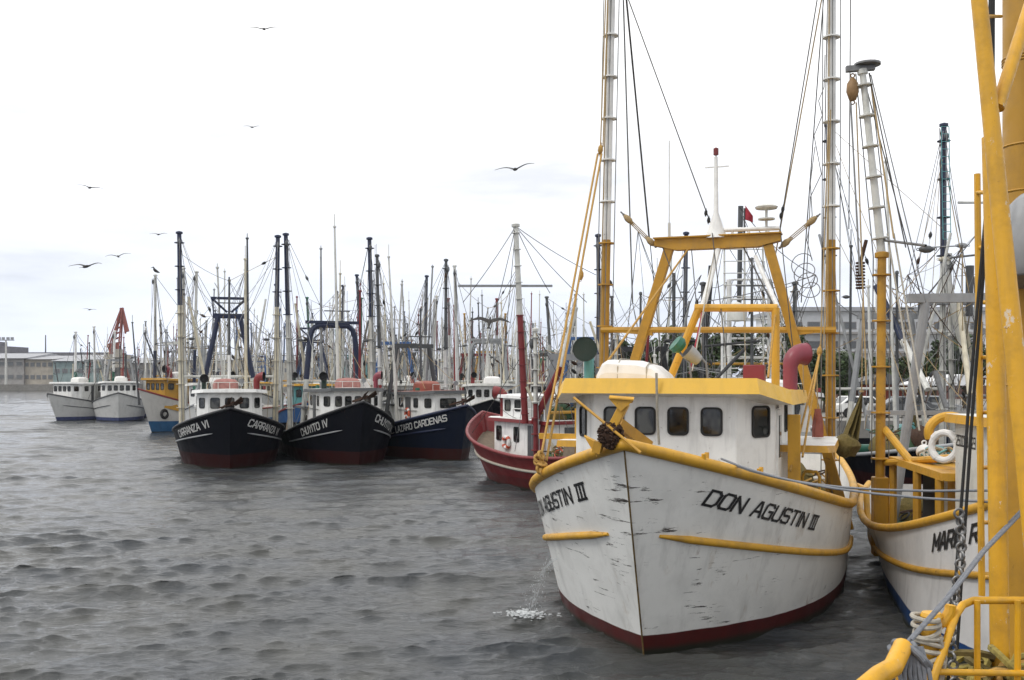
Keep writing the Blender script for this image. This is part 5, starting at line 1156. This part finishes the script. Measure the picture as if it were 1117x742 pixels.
# boats beyond the two big white ones
R1 = Boat(15.9, 34, 0, L=15, B=2.5, n=2.4, Lf=6, z0=2.0, zm=1.0, sm=9); R2 = Boat(10.2, 36.5, 3, L=15, B=2.4, n=2.4, Lf=6, z0=2.6, zm=1.3, sm=9); R3 = Boat(4.9, 41, 10, L=14, B=2.3, n=2.4, Lf=6, z0=2.6, zm=1.3, sm=9); R4 = Boat(21.6, 35, -2, L=15, B=2.4, n=2.4, Lf=6, z0=2.0, zm=1.0, sm=9)
trawler(R1, 'black', 'white_old', 'white_old', 'grey', ('white_old', 'navy'), 'trap', ('white_old', 'grey'), 'grey', zb_top=14.9, boom_split=.60, bq=8.5, bw=2.3, gz=6.8, label='trawler with tall navy topped boom and white gantry behind the worn white trawler', mast=8.5, mcol=('grey', 'dkgrey'), seed=61, boomr=.16, deckh=False)
trawler(R2, 'white', 'white_old', 'white_old', 'white', ('black', 'dkgrey'), 'ladder', ('white', 'white'), 'white', zb_top=8.4, boom_split=.5, bq=8.5, bw=1.9, gz=8.6, label='trawler with white ladder gantry seen through the big yellow gantry', mast=9.4, mcol=('dkgrey', 'dkgrey'), seed=62, cover='canvas')
trawler(R3, 'black', 'white_old', 'white_old', 'dkgrey', ('dkgrey', 'navy'), 'trap', ('black', 'black'), 'black', zb_top=11.2, boom_split=.45, bq=8.3, bw=2.0, gz=5.6, label='trawler with navy boom and black gantry behind the white covered raft', mast=8.2, mcol=('dkgrey', 'dkgrey'), seed=63)
trawler(R4, 'navy', 'white_old', 'white_old', 'white', ('white_old', 'white_old'), 'trap', ('grey', 'grey'), 'grey', zb_top=9.5, boom_split=.6, bq=8.5, bw=2.2, gz=6.2, label='grey geared trawler at the right, mostly behind the yellow posts', mast=7.5, mcol=('dkgrey', 'black'), seed=64, deckh=False)

def right_gear():
    rt = R1.root; at = lambda px, py, q=8.4: R1.at(px, py, q); rng = random.Random(77)
    def pole(p0, p1, r, mt, nm='derrick', q0=8.4, q1=8.4):
        m = MB(); m.tube(at(*p0, q0), at(*p1, q1), r, r*.85, 10); m.build(nm, mt, rt)
    pole((1032, 300), (1062, 430), .17, 'white_old'); pole((1046, 330), (1058, 430), .12, 'cream', q1=6); pole((956, 312), (985, 372), .15, 'navy', q1=7); pole((985, 372), (1012, 425), .14, 'white_old', q0=7, q1=5)
    pole((1002, 331), (1062, 331), .09, 'grey', 'spreader'); pole((1004, 331), (1004, 440), .11, 'dkgrey', 'gear_post'); pole((1016, 331), (1034, 360), .06, 'white_old', 'strut'); pole((1058, 290), (1057, 345), .17, 'dkgrey', 'gear_box'); pole((1020, 405), (1032, 445), .11, 'steel', 'exhaust_pipe', 5, 4.6)
    pole((1045, 221), (1080, 221), .06, 'white_old', 'radar_bar', 9, 9); pole((1012, 270), (1052, 268), .03, 'pale_wire', 'tackle_line'); pole((1030, 282), (1076, 277), .05, 'steel', 'spreader_arm')
    pulley(rt, at(1050, 268), (0, 1, 0), .2, 'grey'); pulley(rt, at(1030, 283), (0, 1, 0), .2, 'cream'); pulley(rt, at(1066, 352), (0, 0, 1), .2, 'dkgrey')
    pts = [(1025, 140), (1026, 270), (1050, 268), (1004, 331), (1060, 331), (985, 372), (1062, 300), (1045, 430), (1010, 440), (980, 420), (965, 310), (1070, 250), (1070, 400), (1030, 430), (960, 350), (990, 300), (1050, 380)]
    for i in range(46):
        a, b = rng.sample(pts, 2); cable(rt, at(*a, rng.uniform(7, 10)), at(*b, rng.uniform(5, 10)), rng.choice([.012, .016, .02]), rng.choice(['cable', 'wire', 'wire', 'pale_wire', 'rope', 'iron']), rng.choice([0, 0, .15, .4]))
    m = MB()                                            # mast ladder
    for sd in (-.16, .16): m.tube(at(1025, 140, 8.2)+Vector((.3, sd+.1, 0)), at(1027, 262, 8.2)+Vector((.3, sd+.1, 0)), .018)
    for i in range(16): c = at(1025, 140, 8.2).lerp(at(1027, 262, 8.2), i/15)+Vector((.3, .1, 0)); m.tube(c+Vector((0, -.16, 0)), c+Vector((0, .16, 0)), .014)
    m.build('mast_ladder', 'teal', rt)
    rt = R3.root; at = lambda px, py, q=8.4: R3.at(px, py, q)
    pole((735, 298), (735, 400), .09, 'dkgrey', 'signal_mast'); pole((724, 372), (762, 372), .09, 'black', 'platform'); pole((727, 375), (718, 412), .11, 'black', 'gantry_strut'); pole((757, 375), (764, 412), .09, 'black', 'gantry_strut'); pole((726, 325), (748, 325), .03, 'dkgrey', 'yard')
    pts = [(696, 252), (735, 300), (745, 372), (725, 372), (680, 400), (770, 400), (655, 360), (710, 410), (765, 300), (690, 330)]
    for i in range(22):
        a, b = rng.sample(pts, 2); cable(rt, at(*a, rng.uniform(7, 10)), at(*b, rng.uniform(5, 10)), rng.choice([.012, .016, .02]), rng.choice(['cable', 'wire', 'pale_wire']), rng.choice([0, .15, .4]))
    rt = R2.root; at = lambda px, py, q=8.4: R2.at(px, py, q)
    for x in (790, 812, 832): pole((x, 262), (x+1, 420), .045, 'white_old', 'ladder_rail', 8.2, 8.2)
    for y in range(272, 420, 13): pole((789, y), (833, y), .025, 'white_old', 'ladder_rung', 8.15, 8.15)
    pole((808, 225), (806, 345), .12, 'dkgrey', 'mast', 9, 9); pole((776, 290), (766, 415), .13, 'black', 'derrick'); pole((768, 378), (828, 372), .06, 'black', 'yard', 7, 7); pole((815, 378), (770, 425), .08, 'black', 'derrick', 7, 6)
    m = MB(); c = at(804, 340, 7.8); m.lathe([(.001, -.45), (.42, -.4), (.45, 0), (.34, .3), (.001, .45)], c, (0, 0, 1), 16); m.build('satellite_dome', 'white_old', rt)
    pts = [(806, 225), (790, 262), (832, 262), (850, 330), (760, 330), (800, 420), (845, 410), (770, 378), (828, 372), (870, 380), (890, 300), (750, 400)]
    for i in range(26):
        a, b = rng.sample(pts, 2); cable(rt, at(*a, rng.uniform(7, 10)), at(*b, rng.uniform(5, 10)), rng.choice([.012, .016, .02]), rng.choice(['cable', 'wire', 'pale_wire']), rng.choice([0, .15, .4]))
right_gear()
# ------------------------------------------------------------------ the yellow boat in the foreground
def near_boat():
    O = Vector((3.4, 3.5, 0)); rt = empty('fishing_trawler', O); tag(rt, 'yellow posts, rails and deck edge of the nearest boat along the right edge', 'fishing boat')
    p = lambda px, py, d: P(px, py, d)-O
    plan = [(1.25, -3), (1.42, 2.5), (1.7, 4.6), (2.25, 5.9), (3.2, 6.5), (5.2, 6.7), (6.6, 5.5), (6.8, -3)]
    m = MB(); m.prism([Vector((x, y, -.5))-O for x, y in plan][::-1], (0, 0, 2.4)); m.build('hull', HULLS['grey'], rt, 20)
    m = MB(); m.prism([Vector((x*.97+.12, y*.985, 1.905))-O for x, y in plan][::-1], (0, 0, .03)); m.build('deck', 'wood', rt, 20)
    m = MB(); m.path([p(1062, -60, 6.05), p(1083, 150, 5.95), p(1098, 300, 5.85), p(1135, 660, 5.6), p(1150, 800, 5.5)], [.044, .049, .053, .056, .056], 18); m.build('boom_strut', 'yellow_near', rt)
    m = MB(); m.path([p(1081, 150, 6.4), p(1085, 300, 6.35), p(1091, 742, 6.1), p(1093, 900, 6.0)], .056, 18); m.build('post', 'yellow_near', rt)
    m = MB(); m.path([p(1132, -20, 6.3), p(1088, 118, 5.98)], .040, 14); m.build('brace', 'yellow_near', rt)
    m = MB(); c = p(1122, 300, 7.2); zt, zb = 8.6, 1.9; r = .17
    m.tube((c.x, c.y, zb), (c.x, c.y, zt), r, n=24)
    for py in (64, 67, 70, 160, 210, 420): z = EYE+(412-py)/FPX*7.2; m.torus((c.x, c.y, z), (0, 0, 1), r, .008, 24, 6)
    z = EYE+(412-100)/FPX*7.2; m.bar((c.x-.02, c.y-r-.02, z), (c.x+.3, c.y-r-.02, z), .05, .02); m.tube((c.x-.06, c.y-r, zb), (c.x-.06, c.y-r, zt), .022); m.build('mast', 'ochre', rt)
    m = MB(); m.tube(p(1076, 18, 6.4), p(1092, 18, 7.1), .012); m.build('spreader_rod', 'ochre', rt)
    m = MB(); m.tube(p(1082, -40, 6.8), p(1081, 200, 6.8), .022); m.build('black_hose', 'rubber', rt)
    m = MB(); m.lathe([(.001, -.3), (.36, -.3), (.40, -.24), (.40, .24), (.36, .3), (.001, .3)], p(1164, 268, 6.9), (.2, .1, 1), 24); m.build('drum', 'grey', rt, bevel=.01)
    m = MB(); m.tube(p(1066, 190, 6.7), p(1071, 650, 6.5), .022); 
    for py in range(210, 650, 60): m.tube(p(1066+(py-190)*.011, py, 6.68), p(1078+(py-190)*.011, py, 6.5), .014)
    m.build('rung_ladder', 'yellow_near', rt)
    # rails
    m = MB(); m.path([p(1012, 760, 5.3), p(1020, 735, 5.35), p(1042, 672, 5.5), p(1050, 660, 5.55), p(1062, 655, 5.6), p(1150, 655, 5.6)], .021, 12); m.build('top_rail', 'yellow_near', rt)
    m = MB(); m.path([p(1015, 733, 5.36), p(1150, 735, 5.6)], .018, 12); m.build('lower_rail', 'yellow_near', rt)
    for a, b in (((1066, 655), (1066, 800)), ((1110, 655), (1112, 800)), ((1032, 700), (1012, 800))):
        q = p(*b, 5.55); q.z = 1.9; t = p(*a, 5.55); m = MB(); m.tube(Vector((t.x, t.y, 1.92)) if a[0] > 1040 else Vector((t.x-.12, t.y, 1.92)), t, .017, n=10); m.build('rail_post', 'yellow_near', rt)
    m = MB(); m.path([p(900, 800, 4.8), p(940, 752, 4.85), p(958, 737, 4.9), p(974, 728, 5.0), p(985, 705, 5.15)], .048, 14); m.build('bow_rail', 'yellow_near', rt)
    t = p(1016, 672, 5.5); m = MB(); m.tube((t.x-.07, t.y-.1, 1.9), t, .055, .052, n=14); m.lathe([(.055, -.02), (.06, 0), (.05, .02), (.001, .025)], t, (0, 0, 1), 14); m.build('bollard', 'yellow_near', rt)
    t = p(985, 707, 5.15); m = MB(); m.tube((t.x, t.y, 1.9), t, .036, n=12); m.build('rail_post', 'yellow_near', rt)
    t = p(958, 737, 4.9); m = MB(); m.tube((t.x-.02, t.y, 1.9), t, .036, n=12); m.build('rail_post', 'yellow_near', rt)
    m = MB(); m.path([p(1027, 682, 5.5), p(1036, 668, 5.5), p(1037, 660, 5.5)], .03, 10); m.path([p(1010, 694, 5.5), p(1030, 676, 5.5)], .03, 10); m.build('rail_hook', 'yellow_near', rt)
near_boat()
def ropes_near():
    rng = random.Random(9)
    a = P(990, 706, 5.2); rt = empty('mooring_rope', a); tag(rt, 'doubled grey rope tied round the yellow rail in the near corner', 'rope')
    m = MB()
    for o in (0, .02): m.path([P(990, 700, 5.2)-a+Vector((o, 0, o*.4)), P(1030, 655, 5.35)-a+Vector((o, 0, o*.4)), P(1070, 603, 5.8)-a+Vector((o, 0, o*.3)), P(1130, 540, 6.6)-a+Vector((o, 0, 0))], .0095, 8)
    m.build('standing_part', 'grope', rt)
    m = MB()
    for i in range(6): m.torus(Vector((rng.uniform(-.03, .05), rng.uniform(-.02, .02), -.03+rng.uniform(-.03, .05))), (rng.gauss(.6, .3), rng.gauss(0, .3), rng.gauss(.5, .3)), .085+rng.uniform(-.015, .015), .015, 18, 8)
    m.build('knot', 'grope', rt)
    for i in range(7):
        x = -.06+.025*i; m = MB(); m.path([(x*.5, -.06, .02), (x-.02, -.1, -.10), (x+.01*(-1)**i, -.1, -.30), (x+.03, -.08, -.5)], .012, 7); m.build('loose_end', 'grope', rt)
    b = P(1012, 690, 5.5); r2 = empty('rope_lashing', b); tag(r2, 'pale rope wound round the yellow bollard top beside the grey knot', 'rope')
    m = MB()
    for i in range(8): m.torus(Vector((.005*i-.03, -.04, .09-.035*i)), (rng.gauss(0, .25), rng.gauss(0, .25), 1), .068, .013, 18, 7)
    m.path([(.02, -.1, .0), (.06, -.08, -.12), (.03, -.08, -.3), (.05, -.06, -.45)], .014, 7); m.build('turns', 'wrope', r2)
    # chain
    c = P(1046, 560, 6.0); r3 = empty('hanging_chain', c); tag(r3, 'rusty grey chain hanging beside the yellow post', 'chain'); m = MB()
    z = .0
    for i in range(22):
        px = 1046+4*math.sin(i*.35)-i*.35; q = P(px, 560+i*9.2, 6.0)-c
        m.torus(q, (1, .25, .1) if i % 2 else (.15, 1, .1), .026, .0085, 12, 6)
    m.build('links', 'steel', r3)
    for i, (p0, p1, p2) in enumerate((((1078, 200), (1056, 450), (1033, 760)), ((1080, 210), (1060, 460), (1040, 770)))):
        a = P(*p0, 6.5); o = empty('hanging_cable', a); tag(o, ['thin black cable hanging left of the yellow post, outer one', 'thin black cable hanging left of the yellow post, inner one'][i], 'cable'); m = MB(); m.path([Vector(), P(*p1, 6.4)-a, P(*p2, 6.3)-a], .010, 6); m.build('line', 'rubber', o)
ropes_near()
heap('net_pile', 'yellow green net heaped on the near deck beside the yellow post', 'net', Vector((2.95, 6.05, 1.93)), (.32, .3, .55), ['net_y', 'yrope', 'net'], 41, 9)
for i, (a, q0, b, d1, lb) in enumerate((((787, 505), 1.05, (1085, 548), 6.4, 'grey mooring line from the big white bow, lower of the two'), ((803, 509), 1.5, (1085, 535), 6.6, 'grey mooring line from the big white bow, upper of the two'))):
    s = D.w2(D.at(*a, q0)); s.z = D.sheer(q0/18)+.12; e2 = P(*b, d1); rt = empty('mooring_line', s); tag(rt, lb, 'rope'); m = MB(); m.path(sagline(Vector(), e2-s, .12), [.017-.008*i/8 for i in range(9)], 7); m.build('line', 'grope', rt, 80)

# ------------------------------------------------------------------ deck clutter
heap('net_pile', 'brown net heap on the low black boat behind the worn white trawler', 'net', R1.w2((-4.5, -.9, 1.0)), (1.3, 1.2, 1.3), ['net', 'iron', 'net_g'], 51)
heap('net_pile', 'dark green net heap furthest back behind the worn white trawler mast', 'net', R1.w2((-8.5, .3, .6)), (1.3, 1.2, 1.5), ['net_g', 'rubber', 'teal'], 52)
heap('rope_heap', 'heap of turquoise and pale rope on the yellow awning of the worn white trawler', 'rope', N.w2((-9.9, -1.3, 2.51)), (.4, .4, .25), ['teal', 'wrope', 'rope'], 53, 5)
heap('net_pile', 'rust brown net heap on the yellow awning beside the turquoise rope', 'net', N.w2((-9.2, -.2, 2.51)), (.7, .7, .6), ['iron', 'net', 'block'], 54)
heap('net_pile', 'dark net bundle by the yellow boom post of the worn white trawler', 'net', deckN(12.4, -1.0), (.6, .6, .9), ['rubber', 'net', 'iron'], 55)
def float_ball(w, r, mat, label):
    rt = empty('net_float', w); tag(rt, label, 'float'); m = MB(); m.ell((0, 0, r), (r, r, r), 16); m.torus((0, 0, 2*r+.03), (0, 1, 0), .045, .018, 10, 6); m.build('ball', mat, rt)
float_ball(N.w2((-10.7, -1.5, 2.50)), .16, 'canvas', 'pale round net float on the end of the yellow awning')
def tank(w, L_, r, rz, label):
    rt = empty('water_tank', w, rz); tag(rt, label, 'tank'); m = MB(); m.lathe([(.001, -L_/2-.1), (r*.7, -L_/2-.07), (r, -L_/2), (r, L_/2), (r*.7, L_/2+.07), (.001, L_/2+.1)], (0, 0, r+.05), (1, 0, 0), 16); m.build('drum', 'canvas', rt)
    for x in (-L_*.3, L_*.3): m = MB(); m.box((x, 0, .06), (.08, r*1.6, .12)); m.build('cradle', 'red', rt)
tank(RD.w2((-6.3, .75, 2.53)), .8, .22, RD.rz, 'white drum lying on the red trawler roof edge'); tank(RD.w2((-7.0, -.9, 2.53)), 1.0, .25, RD.rz+.4, 'white drum at the far side of the red trawler roof')
heap('net_pile', 'heap of green net and red floats on the red trawler side deck', 'net', RD.w2((-8.4, 1.5, .5)), (.7, .5, 1.0), ['net_g', 'red_life', 'iron', 'net'], 56)
for i, (bt, q, w, sz, mt, lb) in enumerate(((CA, 9.5, 1.0, (1.2, 1.0, 1.1), ['net_g', 'iron'], 'dark net heap on the deck of the black trawler with peaked gantry'), (CH, 9.3, -.8, (1.2, 1.0, 1.3), ['teal', 'net'], 'teal net heap on the deck of the black trawler with arch gantry'),
        (LC, 7.8, -.9, (1.0, .9, 1.5), ['iron', 'net', 'dkgrey'], 'dark gear heap aft of the navy trawler wheelhouse'), (YB, 6.0, 1.0, (1.3, 1.2, 1.8), ['net', 'teal', 'yrope'], 'heap of brown and green gear on the yellow wheelhouse boat'))):
    heap('net_pile', lb, 'net', bt.w2((-q, w, bt.sheer(q/bt.L)-.7)), sz, mt, 60+i)

# ------------------------------------------------------------------ birds
def bird(px, py, d, span, rz, roll, arch, label, mat='bird', fly=True, pitch=R(-14)):
    span *= 1.35; rt = empty('seabird', P(px, py, d)); rt.rotation_euler = (roll, pitch, rz); tag(rt, label, 'bird', 'seabirds'); m = MB()
    s = span/2
    if fly:
        prof = [(-.34, .012), (-.26, .05), (-.12, .075), (.06, .08), (.20, .055), (.27, .045), (.33, .05), (.37, .03), (.45, .008), (.47, .001)]
        m.path([(x*s, 0, .01*s) for x, r in prof], [r*s for x, r in prof], 10)
        for sd in (-1, 1):
            rows = []
            for t in np.linspace(.02, 1, 10):
                c = .30*(1-t)**.55*(1 if t < .98 else .4)+.02; z = arch*(math.sin(min(t*1.9, 1.57))-.75*max(0, t-.45)**1.3); x = .10+.10*math.sin(t*3.1)-.30*max(0, t-.45)
                th_ = .03*(1-t)+.008
                rows.append([Vector(((x+c*.4)*s, sd*t*s, z*s)), Vector((x*s, sd*t*s, (z+th_)*s)), Vector(((x-c*.6)*s, sd*t*s, z*s)), Vector((x*s, sd*t*s, (z-th_)*s))])
            m.grid(rows, 0, True)
        m.prism([(-.28*s, -.03*s, .012*s), (-.28*s, .03*s, .012*s), (-.50*s, .11*s, .012*s), (-.46*s, 0, .012*s), (-.50*s, -.11*s, .012*s)], (0, 0, .012*s))
    else:
        m.path([(-.30, 0, .10), (-.15, 0, .16), (0, 0, .24), (.10, 0, .34), (.13, 0, .44), (.16, 0, .48), (.24, 0, .46), (.36, 0, .40)], [.02, .08, .11, .08, .045, .055, .03, .008], 10)
        for y in (-.04, .04): m.tube((0, y, .16), (.01, y, 0), .012)
    m.build('body', mat, rt, 60)
for a in [(288, 32, 46, 1.05, R(100), R(-4), .16, 'dark seabird gliding highest of all, near the top of the sky'), (275, 139, 62, .85, R(80), R(3), .18, 'small seabird below the highest one, above the peaked gantry'),
          (98, 205, 55, 1.1, R(95), R(8), .12, 'seabird gliding alone high at the far left'), (562, 185, 36, 1.1, R(75), R(-6), .20, 'large dark seabird above the red trawler mast'),
          (173, 256, 66, .9, R(85), R(0), .14, 'small seabird just left of the first navy topped boom'), (129, 280, 52, .95, R(120), R(-10), .2, 'seabird with raised wings above the far white trawlers'),
          (94, 291, 42, 1.15, R(80), R(-3), .16, 'larger of the seabirds low at the left, above the small white trawler'), (98, 338, 75, .8, R(90), R(4), .1, 'tiny faint seabird just above the far white trawler masts')]:
    bird(*a)
bird(534, 352, 43, 1.35, R(84), R(3), .13, 'big dark bird with wings spread over the red trawler spreader', pitch=R(-42))

rt_b = YB.w2((-3.6, -2.5, 12.74))
o = empty('seabird', rt_b); tag(o, 'dark bird perched on top of the tall mast of the yellow wheelhouse boat', 'bird', 'seabirds')
m = MB(); m.path([(-.34, 0, .12), (-.18, 0, .18), (0, 0, .28), (.10, 0, .40), (.13, 0, .52), (.16, 0, .56), (.24, 0, .54), (.38, 0, .48)], [.02, .09, .13, .10, .05, .06, .03, .008], 10); m.build('body', 'bird', o, 60); o.rotation_euler = (0, 0, R(200))
# ------------------------------------------------------------------ harbour air
m = MB(); m.box((0, 150, 24), (900, 620, 52)); hz = m.build('haze', [], None, 0); tag(hz, kind='stuff')
hm = bpy.data.materials.new('harbour_haze'); hm.use_nodes = True; hn, hl = hm.node_tree.nodes, hm.node_tree.links
hn.remove(hn['Principled BSDF']); pv = hn.new('ShaderNodeVolumePrincipled'); pv.inputs['Color'].default_value = (.86, .89, .96, 1); pv.inputs['Density'].default_value = .00012
hl.new(pv.outputs[0], hn['Material Output'].inputs['Volume']); hz.data.materials.append(hm); sc.cycles.volume_bounces = 1
